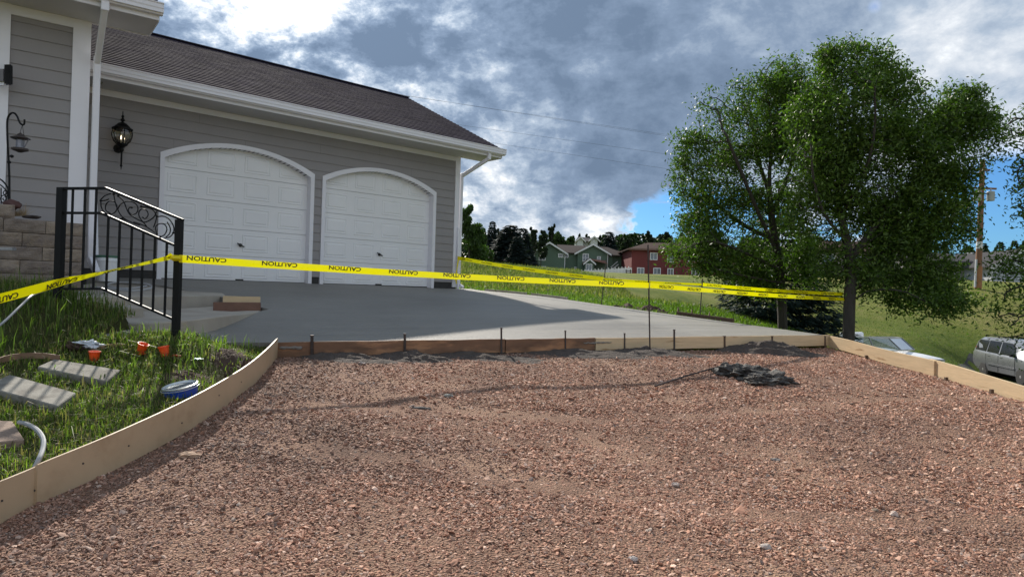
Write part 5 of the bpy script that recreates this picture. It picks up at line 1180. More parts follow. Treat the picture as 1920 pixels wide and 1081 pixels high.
def place(proto, px, pybase, d, sc_, rz, label, grp):
    b0 = P(px, pybase, d); z = gh(b0.x, b0.y); c = clone(proto) if proto['used'] else proto; proto['used'] = 1
    c.location = (b0.x, b0.y, z-.1); c.rotation_euler = (0, 0, rz); c.scale = (sc_[0], sc_[0], sc_[1]); c['label'] = label; c['group'] = grp; c.name = proto.name.split('.')[0]
    for k in ('used',):
        if k in c and c is not proto: del c[k]
    return c
def proto(fn, *a, **k):
    o = fn(*a, **k); o['used'] = 0; return o
GF = 'trees on the hill behind the houses'
pS = [proto(spruce, 'conifer_tree', 'x', (0, 0, 0), 10.0, 3.0, 60, .9, seed=20+i, whorls=26, expo=.75, pal=[(.016, .03, .026), (.024, .042, .038), (.012, .022, .018)]) for i in range(2)]
pP = [proto(farleaf, 'pine_tree', 'x', (0, 0, 0), 10.0, 2.6, 7000, .5, PN, 31+i, trunk_h=.28, lob=8, asp=.4) for i in range(2)]
pD = [proto(farleaf, 'leafy_tree', 'x', (0, 0, 0), 10.0, 4.2, 8500, .46, [(.045, .085, .018), (.06, .11, .022), (.035, .065, .015)], 41+i, trunk_h=.15, lob=8) for i in range(2)]
H_ = lambda pyt, px, d, z: (P(px, pyt, d).z - z)
def tree_px(pr, px, pyt, d, wpx, rz, label, grp=GF, R0=None):
    b0 = P(px, 500, d); z = gh(b0.x, b0.y); Hh = P(px, pyt, d).z - z
    base_R = {'conifer_tree': 3.0, 'pine_tree': 2.9, 'leafy_tree': 4.3}[pr.name.split('.')[0]]
    return place(pr, px, 500, d, ((wpx/2/F*d)/base_R, Hh/10.0), rz, label, grp)
tree_px(pD[0], 879, 378, 42, 66, .3, 'bright green leafy tree just right of the garage corner', 'leafy trees by the garage')
tree_px(pD[1], 900, 425, 48, 50, 1.3, 'lower leafy tree just right of the garage corner tree', 'leafy trees by the garage')
T = [(pS[0], 921, 411, 95, 34, 'tall dark conifer with pointed top behind the leafy tree by the garage'), (pP[0], 935, 424, 105, 30, 'dark pine just right of the pointed conifer'), (pS[1], 954, 418, 88, 80, 'broad blue spruce left of the green house'),
     (pP[1], 953, 420, 110, 40, 'dark pine top behind the broad blue spruce'), (pS[0], 978, 424, 100, 56, 'blue spruce between the broad one and the green house roof'), (pP[0], 998, 421, 112, 30, 'tall pine above the deck of the green house'),
     (pP[1], 1014, 424, 118, 34, 'pine above the left gable of the green house'), (pP[0], 1033, 415, 125, 26, 'tallest pine with open round top above the green house'), (pD[0], 1022, 434, 128, 46, 'dark leafy tree above the left gable of the green house'), (pD[1], 1045, 433, 135, 50, 'bushy green tree left of the white house behind'),
     (pD[0], 1066, 441, 135, 44, 'bright bushy tree in front of the white house behind'), (pP[1], 1086, 431, 190, 16, 'slim pine above the white house roof'), (pP[0], 1101, 435, 200, 26, 'low pine right of the white house roof'), (pP[1], 1072, 435, 195, 18, 'low pine left of the white house roof'),
     (pS[1], 1141, 431, 132, 46, 'dark spruce right of the white house behind'), (pP[0], 1122, 437, 180, 24, 'small pine between white house and dark spruce'), (pP[1], 1177, 441, 135, 44, 'wide pine between the green and the red houses'), (pP[0], 1214, 429, 150, 32, 'round topped pine left of the red house roof'),
     (pP[1], 1250, 427, 150, 40, 'round pine above the red house roof'), (pP[0], 1278, 432, 155, 40, 'low pine above the red house roof near the leaves'), (pS[0], 968, 440, 84, 44, 'small spruce at the left end of the green house deck'), (pS[1], 900, 432, 92, 40, 'dark spruce behind the leafy trees by the garage'),
     (pP[1], 1165, 438, 160, 22, 'small pine just right of the dark spruce'), (pP[0], 1330, 440, 150, 60, 'pine behind the left tree crown'), (pD[1], 1520, 452, 120, 60, 'leafy tree seen between the two big trunks'), (pP[1], 1860, 470, 150, 44, 'low dark trees right of the utility pole'),
     (pP[0], 1925, 440, 130, 36, 'dark pine at the right edge behind the white gabled house'), (pD[0], 1680, 470, 110, 90, 'leafy tree behind the grey houses'), (pD[1], 1745, 468, 95, 70, 'leafy tree left of the utility pole behind the lawn')]
for i, (pr, px, pyt, d, w, lab) in enumerate(T): tree_px(pr, px, pyt, d, w, i*1.7, lab)
for pr in pS+pP+pD: del pr['used']

# far-off wood filling the ridge line behind the houses
def farwood():
    rg = np.random.default_rng(9); P_ = []; 
    for i in range(170):
        px = rg.uniform(820, 1360) if i < 130 else rg.uniform(1360, 2060); d = rg.uniform(200, 260); b0 = P(px, 500, d); z = gh(b0.x, b0.y)
        top = P(px, rg.uniform(438, 452) + (14 if px > 1400 else 0) + (6 if 1050 < px < 1130 else 0), d).z; h = top-z; rr = rg.uniform(2.5, 5)
        m_ = 420; t = rg.uniform(0.1, 1, m_); a = rg.uniform(0, 6.283, m_); r_ = rr*(1-t**2*.85)*np.sqrt(rg.uniform(.2, 1, m_)); P_.append(np.c_[b0.x+np.cos(a)*r_, d+np.sin(a)*r_, z+t*h])
    o = leaves_obj('far_wood', np.concatenate(P_), 1.2, PN+DK, leaf_mat('leaf'), None, asp=.6, rg=rg); tag(o, 'far dark wood along the ridge behind the houses', 'wood', kind='stuff')
farwood()

# ---------------------------------------------------------------- grass
def grass(name, label, X, Y, hts, pal, lean=.35, w=.006, segs=2, zlift=0.0, catg='grass'):
    n = len(X); Z = ground(X, Y); a = rng.uniform(0, 6.283, n); ln = np.abs(rng.normal(0, lean, n)); dx = np.cos(a)*ln; dy = np.sin(a)*ln; sx = -np.sin(a+rng.normal(0, .6, n)); sy = np.cos(a)
    ww = w*rng.uniform(.6, 1.4, n); b0 = np.c_[X, Y, Z-.01]; S = np.c_[sx, sy, np.zeros(n)]; D_ = np.c_[dx, dy, np.ones(n)]
    h = hts[:, None]; mid = b0 + D_*h*.55*np.array([.5, .5, 1]); tip = b0 + np.c_[dx*1.3, dy*1.3, np.clip(1-ln*.6, .2, 1)]*h
    v = np.stack([b0-S*ww[:, None], b0+S*ww[:, None], mid+S*ww[:, None]*.8, tip, mid-S*ww[:, None]*.8], 1).reshape(-1, 3)
    q = np.arange(n)[:, None]*5; f4 = q+np.array([0, 1, 2, 4]); f3 = q+np.array([4, 2, 3])
    me = bpy.data.meshes.new(name); me.vertices.add(len(v)); me.vertices.foreach_set('co', v.astype(np.float32).ravel())
    me.loops.add(n*7); me.loops.foreach_set('vertex_index', np.concatenate([f4, f3], 1).astype(np.int32).ravel()); me.polygons.add(n*2)
    st = np.stack([np.arange(n)*7, np.arange(n)*7+4], 1).ravel(); me.polygons.foreach_set('loop_start', st.astype(np.int32)); me.update(calc_edges=True)
    c = np.array(pal)[rng.integers(0, len(pal), n)]*rng.uniform(.75, 1.25, (n, 1)); c = np.repeat(c, 2, 0)
    at = me.attributes.new('tint', 'FLOAT_COLOR', 'FACE'); at.data.foreach_set('color', np.c_[c, np.ones(len(c))].astype(np.float32).ravel())
    me.materials.append(leaf_mat('grass_blade', .5, .55)); o = bpy.data.objects.new(name, me); COL.objects.link(o); tag(o, label, catg, kind='stuff'); return o
# long grass in the bed by the steps
xs = rng.uniform(-6.3, -1.9, 130000); ys = rng.uniform(2.4, 7.3, 130000)
ok = ~inpoly(xs, ys, GDROP) & ~inpoly(xs, ys, HPOLY) & ~inpoly(xs, ys, SPOLY) & ~inpoly(xs, ys, TPOLY) & (np.abs(xs) < ys*.8+.3)
pavs = [[tuple(v.co[:2]) for v in o.data.vertices[:4]] for o in bpy.data.objects if o.name.startswith('paver')]
for o in bpy.data.objects:
    if o.name.startswith('paver'):
        vv = np.array([v.co[:2] for v in o.data.vertices]); c = vv.mean(0); hull = [(-1, -1)]
        ang = np.argsort(np.arctan2(vv[:, 1]-c[1], vv[:, 0]-c[0])); ok &= ~inpoly(xs, ys, [tuple(c+(vv[i]-c)*1.02) for i in ang])
nz = np.array([noise.noise(Vector((a*1.1, b*1.1, 0))) + .5*noise.noise(Vector((a*3.3, b*3.3, 4))) for a, b in zip(xs[ok], ys[ok])])
k2 = rng.uniform(0, 1, len(nz)) < np.clip(.75+nz*1.0, .12, 1); xs = xs[ok][k2]; ys = ys[ok][k2]; nz = nz[k2]
far = np.clip((ys-5.6)/1.0, 0, 1)*np.clip((-3.0-xs)/.6, 0, 1)
soil = np.exp(-(((xs+2.55)/.33)**2+((ys-5.9)/.5)**2)); k3 = rng.uniform(0, 1, len(xs)) > soil*.8; xs = xs[k3]; ys = ys[k3]; far = far[k3]; nz = nz[k3]
h = (.042+.045*rng.uniform(0, 1, len(xs))**1.5 + far*.13*rng.uniform(.3, 1.2, len(xs)) + np.clip(nz, 0, 1)*.05)
h *= 1-.5*np.clip((ys-5.7)/.4, 0, 1)*np.clip((xs+4.1)/.4, 0, 1)
h *= np.where(rng.uniform(0, 1, len(xs)) < .02, 1.7, 1)
grass('bed_grass', 'long unmown green grass in the bed between the railing and the curved strip', xs, ys, h, [(.12, .165, .035), (.155, .205, .042), (.085, .12, .026), (.20, .25, .06), (.30, .25, .13), (.07, .10, .028), (.22, .17, .10)], .5, .0035)
n = 2600; x3 = rng.uniform(-5.6, -2.5, n); y3 = rng.uniform(4.9, 7.1, n); ok = ~inpoly(x3, y3, GDROP) & ~inpoly(x3, y3, HPOLY) & ~inpoly(x3, y3, SPOLY) & ~inpoly(x3, y3, TPOLY) & (rng.uniform(0, 1, n) < np.clip((y3-4.7)/1.3, .05, 1)); x3 = x3[ok]; y3 = y3[ok]
grass('arching_grass', 'long arching blades of wild grass round the foot of the railing', x3, y3, (.14+.16*rng.uniform(0, 1, len(x3)))*np.where(x3 > -3.9, .6, 1), [(.10, .15, .035), (.14, .20, .045), (.07, .10, .025), (.20, .26, .07)], .5, .004)
# rough grass on the bank beyond the slab
n = 150000; u = rng.uniform(0, 1, n); ys = 11*(60/11)**u; kx = rng.uniform(-.09, .46, n); xs = kx*ys
ok = ~inpoly(xs, ys, SPOLY) & ~inpoly(xs, ys, GDROP) & ~inpoly(xs, ys, HPOLY) & ~((xs > 5.0) & (ys > 20))
xs = xs[ok]; ys = ys[ok]; patch = np.array([noise.noise(Vector((a*.25, b*.25, 2))) for a, b in zip(xs, ys)])
tall = np.clip((ys-20)/15, 0, 1); h = (.05+.09*rng.uniform(0, 1, len(xs)) + np.clip(patch, 0, 1)*.12)*(1+tall*1.0)
pal1 = [(.10, .165, .025), (.13, .205, .03), (.075, .12, .02), (.17, .22, .045)]; pal2 = [(.13, .145, .045), (.10, .135, .03), (.20, .18, .08), (.085, .11, .03), (.25, .21, .11)]
m2 = rng.uniform(0, 1, len(xs)) < np.clip((ys-17)/12, 0, .9)
grass('bank_grass', 'bright green rough grass on the bank beyond the slab', xs[~m2], ys[~m2], h[~m2], pal1, .5, .009)
grass('field_grass', 'taller seeding grass on the slope below the green house', xs[m2], ys[m2], h[m2]*1.5, pal2, .4, .016)
# short lawn at right, thin cover so the sheet does not read as paint
n = 90000; u = rng.uniform(0, 1, n); ys = 11*(50/11)**u; kx = rng.uniform(.33, .95, n); xs = kx*ys
ok = ~inpoly(xs, ys, GDROP) & ~inpoly(xs, ys, SPOLY); xs = xs[ok]; ys = ys[ok]
grass('lawn_grass', 'mown lawn rising behind the boat and the van', xs, ys, .03+.05*rng.uniform(0, 1, len(xs)), [(.10, .15, .025), (.13, .165, .035), (.085, .12, .02), (.17, .17, .06)], .5, .012)
# ---------------------------------------------------------------- houses far off
glass_far = mat('window_glass', (.10, .12, .14), .08, 0, spec=.9)
wtrim = mat('window_trim', (.75, .75, .75), .5, 0)
roof_far = mat('far_shingle', (.055, .045, .042), .85, .15, 4, .5, 12, spec=.05)
def house(name, pos_px, d, label, cat_='house'): b0 = P(pos_px[0], pos_px[1], d); return thing(name, tuple(b0), label, cat_)
def window(h, px0, py0, px1, py1, d, cols=2, rows=1, name='window', bars=True):
    a = P(px0, py1, d); c = P(px1, py0, d); x0, x1, z0_, z1_ = a.x, c.x, a.z, c.z; w = .11
    mb = MB(); mb.bbox(x0, x0+w, d-.06, d+.02, z0_, z1_).bbox(x1-w, x1, d-.06, d+.02, z0_, z1_).bbox(x0+w, x1-w, d-.06, d+.02, z1_-w, z1_).bbox(x0+w, x1-w, d-.06, d+.02, z0_, z0_+w)
    for i in range(1, cols): xm = x0+(x1-x0)*i/cols; mb.bbox(xm-.035, xm+.035, d-.05, d+.01, z0_+w, z1_-w)
    for i in range(1, rows): zm = z0_+(z1_-z0_)*i/rows; mb.bbox(x0+w, x1-w, d-.045, d+.01, zm-.03, zm+.03)
    f = mb.build(name, wtrim, h); MB().bbox(x0+w, x1-w, d-.035, d+.0, z0_+w, z1_-w).build('pane', glass_far, f)
    for i in range(1): pass
    return f
def X(px, d, py=500): return P(px, py, d).x
def Zp(py, px, d): return P(px, py, d).z
def lapwall(h, name, x0, x1, y0, y1, zb, zt, m_, step=.2):         # box wall with lap-board ribs on its front
    mb = MB().bbox(x0, x1, y0, y1, zb, zt); z = zb
    while z < zt-.02: mb.bar(Vector((x0, y0-.01, z)), Vector((x1, y0-.01, z)), .02, .03); z += step
    return mb.build(name, m_, h)
# green house
grn = mat('green_siding', (.095, .15, .105), .7, .06, 1.0)
gh_ = house('green_house', (1085, 507), 120, 'dark green house with two front gables and a white deck at its left end')
D0 = 120; zb = Zp(514, 1040, D0); e1 = Zp(472.5, 1029, D0)
x0, x1 = X(1000, D0), X(1057.5, D0); xm = X(1029, D0); zpk = Zp(455.5, 1029, D0)
def gable_block(h, x0, x1, yf, yb, zb, ze, zp, m_, over=.6, rm=None, xm=None):
    xm = (x0+x1)/2 if xm is None else xm
    MB().prism([(x0, yf, zb), (x1, yf, zb), (x1, yf, ze), (xm, yf, zp), (x0, yf, ze)], (0, yb-yf, 0)).build('wall', m_, h)
    for (xe, s) in ((x0, -1), (x1, 1)):
        sl = (zp-ze)/abs(xm-xe); xo = xe+s*over; zo = ze-sl*over
        MB().prism([(xm, yf-over, zp+.08), (xo, yf-over, zo+.08), (xo, yf-over, zo+.22), (xm, yf-over, zp+.24)], (0, yb-yf+over, 0)).build('roof', rm or roof_far, h)
        MB().prism([(xm, yf-over-.06, zp-.12), (xo, yf-over-.06, zo-.12), (xo, yf-over-.06, zo+.18), (xm, yf-over-.06, zp+.2)], (0, .05, 0)).build('barge_board', wtrim, h)
gable_block(gh_, x0, x1, D0, D0+14, zb, e1, zpk, grn, xm=xm)
xa, xb_ = X(1057.5, D0), X(1181, D0)
e2 = Zp(474, 1120, D0); x2, x3 = X(1082, D0+1), X(1138, D0+1); zp2 = Zp(459, 1110, D0+1)
MB().bbox(xa, X(1150, D0), D0+1.5, D0+12, zb, e2).build('wall', grn, gh_)
MB().bbox(X(1150, D0), xb_, D0+2.5, D0+12, zb, Zp(479, 1170, D0)).build('wall', grn, gh_)
gable_block(gh_, x2, x3, D0+.5, D0+9, zb, e2, zp2, grn)
zr = Zp(456, 1100, D0)
MB().prism([(x0+2, D0+1.0, e2-.1), (X(1181, D0)+.6, D0+1.2, Zp(480.5, 1175, D0)), (X(1148, D0), D0+7, zr-.25), (xm, D0+7, zr)], (0, 0, .18)).build('roof', roof_far, gh_)
MB().prism([(X(1181, D0)+.6, D0+1.2, Zp(480.5, 1175, D0)), (X(1181, D0)+.6, D0+13, Zp(480.5, 1175, D0)), (X(1148, D0), D0+7, zr-.25)], (0, 0, .18)).build('roof', roof_far, gh_)
MB().bar(Vector((xa+.1, D0-.03, zb)), Vector((xa+.1, D0-.03, e1)), .18, .1).bar(Vector((x0+.1, D0-.03, zb)), Vector((x0+.1, D0-.03, e1)), .18, .1).bar(Vector((x3, D0+.45, zb)), Vector((x3, D0+.45, e2)), .2, .1).build('corner_board', wtrim, gh_)
for w in ((1010, 473, 1023.5, 488, D0, 2, 2), (1046.5, 475, 1056.5, 482.5, D0, 1, 1), (1059, 475.5, 1066.5, 483, D0+1.5, 1, 1), (1092, 475.5, 1104, 490, D0+.5, 2, 2), (1119, 480.5, 1126.5, 488.5, D0+.5, 1, 2), (1008, 499, 1024, 505, D0, 2, 1), (1077, 500, 1082, 506.5, D0+1.5, 1, 1)): window(gh_, *w)
# entry porch
gable_block(gh_, X(1096, D0-1), X(1113, D0-1), D0-1.6, D0+.6, zb, Zp(494, 1105, D0), Zp(487, 1104, D0), grn, over=.3, rm=mat('red_brown_shingle', (.24, .12, .085), .8, .2, 5))
MB().prism([(X(1104, D0), D0-1.7, Zp(487.5, 1104, D0)), (X(1136, D0), D0-1.7, Zp(495.5, 1136, D0)), (X(1136, D0), D0+.4, Zp(489.5, 1136, D0)), (X(1109, D0), D0+.4, Zp(486, 1110, D0))], (0, 0, .12)).build('porch_roof', MATS['red_brown_shingle'], gh_)
window(gh_, 1098, 494.5, 1110.5, 507, D0-1.65, 2, 1, name='door')
# deck
dk = MB(); xd0, xd1 = X(967, D0), X(1000, D0); zt = Zp(489, 985, D0); zf = Zp(497, 985, D0)
dk.bbox(xd0, xd1, D0-2, D0-1.9, zt-.08, zt).bbox(xd0, xd1, D0-2, D0+2, zf-.15, zf)
for i in range(28): xx = xd0+(xd1-xd0)*i/27; dk.bbox(xx-.035, xx+.035, D0-1.99, D0-1.93, zf, zt)
for i in range(3): xx = xd0+.2+(xd1-xd0-.4)*i/2; dk.bbox(xx-.1, xx+.1, D0-1.95, D0-1.75, zb-1, zf)
dk.build('deck', mat('weathered_deck', (.35, .33, .30), .8, .1, 3), gh_)
MB().bbox(X(989, D0), X(1000, D0), D0+1, D0+8, zb, Zp(476, 995, D0)).build('wall', grn, gh_); window(gh_, 996, 476, 1000.2, 488, D0+.95, 1, 1)
st = MB(); 
for i in range(8): st.bar(P(1146+i*1.6, 505-i*1.3, D0+1.5), P(1148+i*1.6, 505-i*1.3, D0+1.5), 1.2, .12)
st.bar(P(1145, 501, D0+1), P(1158, 490, D0+1), .08, .12).build('stair', wtrim, gh_)
# white house behind
wh = house('white_house', (1100, 460), 172, 'white house with grey roof showing above the green house')
wsd = mat('white_siding', (.55, .57, .58), .6, .05, 1); D1_ = 172; grey_roof = mat('grey_shingle', (.07, .068, .07), .85, .15, 4, spec=.05)
gable_block(wh, X(1106, D1_), X(1119, D1_), D1_, D1_+10, Zp(470, 1110, D1_), Zp(449, 1110, D1_), Zp(443.5, 1114, D1_), wsd, rm=grey_roof)
MB().bbox(X(1080, D1_), X(1107, D1_), D1_+3, D1_+12, Zp(470, 1090, D1_), Zp(450, 1090, D1_)).build('wall', wsd, wh)
MB().prism([(X(1079, D1_), D1_+2.4, Zp(451, 1080, D1_)), (X(1108, D1_), D1_+2.4, Zp(452, 1108, D1_)), (X(1113, D1_), D1_+8, Zp(443, 1113, D1_)), (X(1088, D1_), D1_+8, Zp(440, 1088, D1_))], (0, 0, .2)).build('roof', grey_roof, wh)
gable_block(wh, X(1082, D1_), X(1093, D1_), D1_+1, D1_+8, Zp(470, 1087, D1_), Zp(449, 1087, D1_), Zp(444, 1087, D1_), wsd, rm=grey_roof)
window(wh, 1112, 450, 1115, 455, D1_-.02, 1, 2)
# red house
red = mat('red_siding', (.15, .025, .024), .7, .06, 1.0); rh = house('red_house', (1250, 520), 112, 'dark red two storey house partly behind the left tree crown'); D2_ = 112
zb2 = Zp(526, 1250, D2_); ze = Zp(469, 1240, D2_); xl, xr = X(1184, D2_), X(1420, D2_)
MB().bbox(xl, xr, D2_, D2_+12, zb2, ze).build('wall', red, rh)
brn_roof = mat('brown_shingle', (.065, .042, .035), .85, .15, 4, .4, 12, spec=.05)
MB().prism([(xl-.7, D2_-.7, ze-.05), (xr+.7, D2_-.7, ze-.05), (xr-5, D2_+6, Zp(452, 1300, D2_)), (X(1226, D2_), D2_+6, Zp(452, 1230, D2_))], (0, 0, .18)).build('roof', brn_roof, rh)
MB().prism([(xl-.7, D2_-.7, ze-.05), (X(1226, D2_), D2_+6, Zp(452, 1230, D2_)), (xl-.7, D2_+12.7, ze-.05)], (0, 0, .18)).build('roof', brn_roof, rh)
MB().bbox(xl-.75, xr+.7, D2_-.78, D2_-.7, ze-.12, ze+.14).build('fascia', mat('brown_fascia', (.16, .09, .07), .7, .05), rh)
for w in ((1194, 501.5, 1208, 514, D2_, 2, 1), (1224.5, 502, 1239, 514.5, D2_, 2, 1), (1218.5, 473.5, 1233, 487, D2_, 2, 1), (1251, 478, 1263.5, 491.5, D2_, 1, 2), (1251, 503, 1263, 519.5, D2_, 2, 1), (1290, 477, 1303, 490, D2_, 2, 1), (1296, 503, 1312, 518, D2_, 2, 1), (1340, 476, 1352, 490, D2_, 2, 1)): window(rh, *w)
for q in (1248, 1280): MB().bbox(X(q, D2_)-.06, X(q, D2_)+.06, D2_-.06, D2_, zb2, ze).build('corner_board', red, rh)
# white vinyl fence between the green and the red houses
fn_ = thing('vinyl_fence', tuple(P(1150, 508, 108)), 'long white stepped vinyl fence between the green and the red houses', 'fence')
fpx = [1078+i*6.3 for i in range(18)]
for i, (a, b_) in enumerate(zip(fpx, fpx[1:])):
    ta = 508-(i/17)**1.1*7.5; d = 108; y0 = 515; pa = P(a, ta, d); pb = P(b_, ta-.2, d); g0 = P(a, y0, d).z
    mb = MB()
    for k in range(5): u0 = pa.x+(pb.x-pa.x)*k/5; mb.bbox(u0+.01, u0+(pb.x-pa.x)/5-.01, d, d+.04, g0, pa.z - .03*abs(k-2))
    mb.build('fence_panel', wtrim, fn_); MB().bbox(pa.x-.06, pa.x+.06, d-.05, d+.07, g0, pa.z+.18).build('fence_post', wtrim, fn_)
fn2 = thing('rail_fence', tuple(P(1178, 510, 106)), 'short dark rail fence at the left corner of the red house', 'fence')
for k in range(3): MB().bar(P(1173, 507+k*3.2, 106), P(1184, 508+k*3.2, 106), .1).build('rail', mat('dark_fence', (.05, .04, .04), .8, .1), fn2)
for q in (1174, 1182): MB().bar(P(q, 505, 106), P(q, 518, 106), .14).build('fence_post', MATS['dark_fence'], fn2)
fn3 = thing('vinyl_fence', tuple(P(920, 497, 70)), 'low white fence showing behind the grass right of the garage', 'fence')
for k in range(14): a = P(893+k*5.2, 492+k*.35, 72); g0 = gh(a.x, a.y); MB().bbox(a.x, a.x+.28, 72, 72.05, g0-.2, a.z).build('fence_panel', mat('pale_vinyl', (.45, .47, .5), .6, 0), fn3)

# houses on the right behind the trees
tan = mat('tan_siding', (.34, .30, .26), .7, .05, 1); gry = mat('blue_grey_siding', (.16, .17, .19), .7, .05, 1); lgt = mat('pale_grey_siding', (.50, .52, .55), .6, .04, 1)
h1 = house('tan_house', (1560, 510), 74, 'tan house with dark windows seen between the two big trunks'); d = 74
zb3 = Zp(515, 1560, d); MB().bbox(X(1515, d), X(1690, d), d, d+9, zb3, Zp(470, 1560, d)).build('wall', tan, h1)
MB().prism([(X(1510, d), d-.6, Zp(471, 1510, d)), (X(1695, d), d-.6, Zp(476, 1695, d)), (X(1680, d), d+4.5, Zp(450, 1680, d)), (X(1530, d), d+4.5, Zp(447, 1530, d))], (0, 0, .15)).build('roof', brn_roof, h1)
for w in ((1541, 476, 1566, 492, d, 2, 1), (1600, 480, 1622, 495, d, 2, 1), (1648, 484, 1668, 498, d, 2, 1)): window(h1, *w)
wf = thing('wood_fence', tuple(P(1600, 520, 66)), 'weathered grey board fence in front of the tan house', 'fence'); dw = mat('weathered_fence', (.13, .11, .10), .85, .15, 4)
for k in range(56): a = P(1512+k*3.4, 496+k*.10, 66); g0 = gh(a.x, a.y); MB().bbox(a.x+.005, a.x+.165, 66, 66.03, g0-.1, a.z+random.uniform(-.02, .02)).build('fence_board', dw, wf)
h2 = house('grey_house', (1850, 520), 72, 'blue grey house just right of the utility pole'); d = 72
zb4 = Zp(530, 1850, d); MB().bbox(X(1836, d), X(1866, d), d+1, d+9, zb4, Zp(486, 1850, d)).build('wall', gry, h2)
MB().prism([(X(1834, d), d+.4, Zp(488, 1834, d)), (X(1880, d), d+.4, Zp(489, 1880, d)), (X(1884, d), d+5, Zp(473, 1884, d)), (X(1846, d), d+5, Zp(473, 1846, d))], (0, 0, .15)).build('roof', grey_roof, h2)
MB().bbox(X(1857, d), X(1861, d), d+3, d+4, Zp(482, 1858, d), Zp(470, 1858, d)).build('chimney', lgt, h2)
h3 = house('white_garage', (1895, 525), 66, 'pale grey gabled building at the right edge beyond the lawn', 'building'); d = 66
gable_block(h3, X(1860, d), X(1965, d), d, d+9, Zp(531, 1890, d), Zp(499, 1890, d), Zp(472, 1909, d), lgt, over=.5, rm=grey_roof, xm=X(1908, d))
mb = MB(); z = Zp(530, 1890, d)
while z < Zp(500, 1890, d): mb.bbox(X(1860, d), X(1965, d), d-.03, d, z, z+.03); z += .28
mb.build('siding_rib', gry, h3)
h4 = house('grey_shed', (1740, 515), 70, 'low pale grey building left of the utility pole behind leaves', 'building'); d = 70
MB().bbox(X(1700, d), X(1822, d), d, d+7, Zp(524, 1760, d), Zp(490, 1760, d)).build('wall', mat('pale_tan_siding', (.25, .24, .22), .7, .05, 1), h4)
MB().prism([(X(1696, d), d-.5, Zp(491, 1700, d)), (X(1826, d), d-.5, Zp(494, 1826, d)), (X(1815, d), d+3.5, Zp(474, 1815, d)), (X(1705, d), d+3.5, Zp(471, 1705, d))], (0, 0, .15)).build('roof', grey_roof, h4)
window(h4, 1730, 498, 1745, 508, d, 2, 1); window(h4, 1780, 500, 1795, 510, d, 2, 1)

# ---------------------------------------------------------------- utility pole and wires
pole_m = mat('creosote_pole', (.20, .10, .055), .85, .2, 3, .4, 20, stretch=(1, 1, .15)); dp = 46
up_ = thing('utility_pole', tuple(P(1834, 541, dp)), 'brown wooden utility pole with transformer on the lawn at right', 'utility pole')
MB().tube([P(1833, 545, dp), P(1836, 470, dp), P(1839.5, 380, dp), P(1842.5, 300, dp)], [.2, .185, .165, .15], 14).build('pole', pole_m, up_, smooth=True)
MB().tube([P(1833.3, 540, dp), P(1835.2, 500, dp)], [.235, .22], 10).build('pole_sleeve', mat('orange_brown_wrap', (.30, .13, .05), .7, .2, 6), up_, smooth=True)
MB().tube([P(1836, 466, dp), P(1836.6, 453, dp)], [.192, .19], 14).build('pole_band', mat('white_band', (.6, .6, .6), .5, .1, 9), up_, smooth=True)
MB().bar(P(1828, 538, dp-.1), P(1830.5, 486, dp-.1), .1, .1).build('cable_guard', mat('grey_pvc', (.42, .43, .45), .5, .05), up_)
tg = mat('transformer_grey', (.40, .42, .45), .5, .05)
for px in (1832.5, 1857.5): 
    c = P(px, 367, dp-.1); cc = MB().lathe(c, [(0, -.34), (.22, -.34), (.235, -.30), (.235, .22), (.25, .24), (.20, .30), (0, .33)], 18).build('transformer', tg, up_, smooth=True)
    MB().lathe(c+Vector((0, 0, .3)), [(.03, 0), (.05, .05), (.03, .08), (.05, .13), (.03, .16), (.01, .28)], 8).build('bushing', tg, cc)
MB().bar(P(1818, 352, dp), P(1868, 354, dp), .1, .12).bar(P(1828, 318, dp), P(1856, 319, dp), .1, .12).build('crossarm', pole_m, up_)
MB().bar(P(1841, 362, dp-.2), P(1866, 366, dp-.2), .06, .06).build('bracket', steel_m, up_)
wire_m = mat('power_wire', (.05, .05, .055), .5, 0)
def wire(a, b_, sag, label):
    n = 24; mb = MB(); pts = [a.lerp(b_, i/n)-Vector((0, 0, sag*4*(i/n)*(1-i/n))) for i in range(n+1)]; tag(mb.tube(pts, .0075, 5).build('power_line', wire_m), label, 'power line', 'power lines')
wire(P(1840, 340, dp), P(560, 150, 62), -.0, 'uppermost power line running from the pole behind the garage ridge')
wire(P(1842, 342, dp), P(560, 146, 62), .15, 'power line just under the uppermost one')
wire(P(1842, 372, dp), P(560, 192, 58), -.0, 'middle power line coming out halfway down the garage roof edge')
wire(P(1840, 404, dp), P(560, 214, 56), -.0, 'lowest power line coming out at the garage gutter end')

# ---------------------------------------------------------------- silver minivan
def vehicle_frame(a, b_):                      # a: rear axle ground point, b: front axle ground point
    f = Vector((b_.x-a.x, b_.y-a.y, 0)).normalized(); s = Vector((f.y, -f.x, 0)); return f, s
va = P(1848, 705, 30.2); vb_ = P(1917, 721.5, 27.3); va.z = gh(va.x, va.y); vb_.z = gh(vb_.x, vb_.y); vz = (va.z+vb_.z)/2
vf, vs_ = vehicle_frame(va, vb_)               # vs_ points to the vehicle's right
vr = vs_ if vs_.dot(Vector((-va.x, -va.y, 0))) > 0 else -vs_         # side that faces the camera
van = thing('minivan', (va.x, va.y, vz), 'silver minivan parked at the right edge on the low ground', 'minivan')
vo = Vector((va.x, va.y, vz)) - vr*.86           # centre line at the rear axle
def vp(l, w, h): return vo + vf*l + vr*w + Vector((0, 0, h))
silver = mat('silver_paint', (.24, .25, .265), .3, .02, 2, metal=.55, coat=.6); vglass = mat('tinted_glass', (.012, .013, .014), .16, 0, spec=.35); rubber = mat('tyre_rubber', (.02, .02, .02), .85, .1, 20); alloy = mat('alloy', (.55, .55, .56), .3, .05, 9, metal=.7)
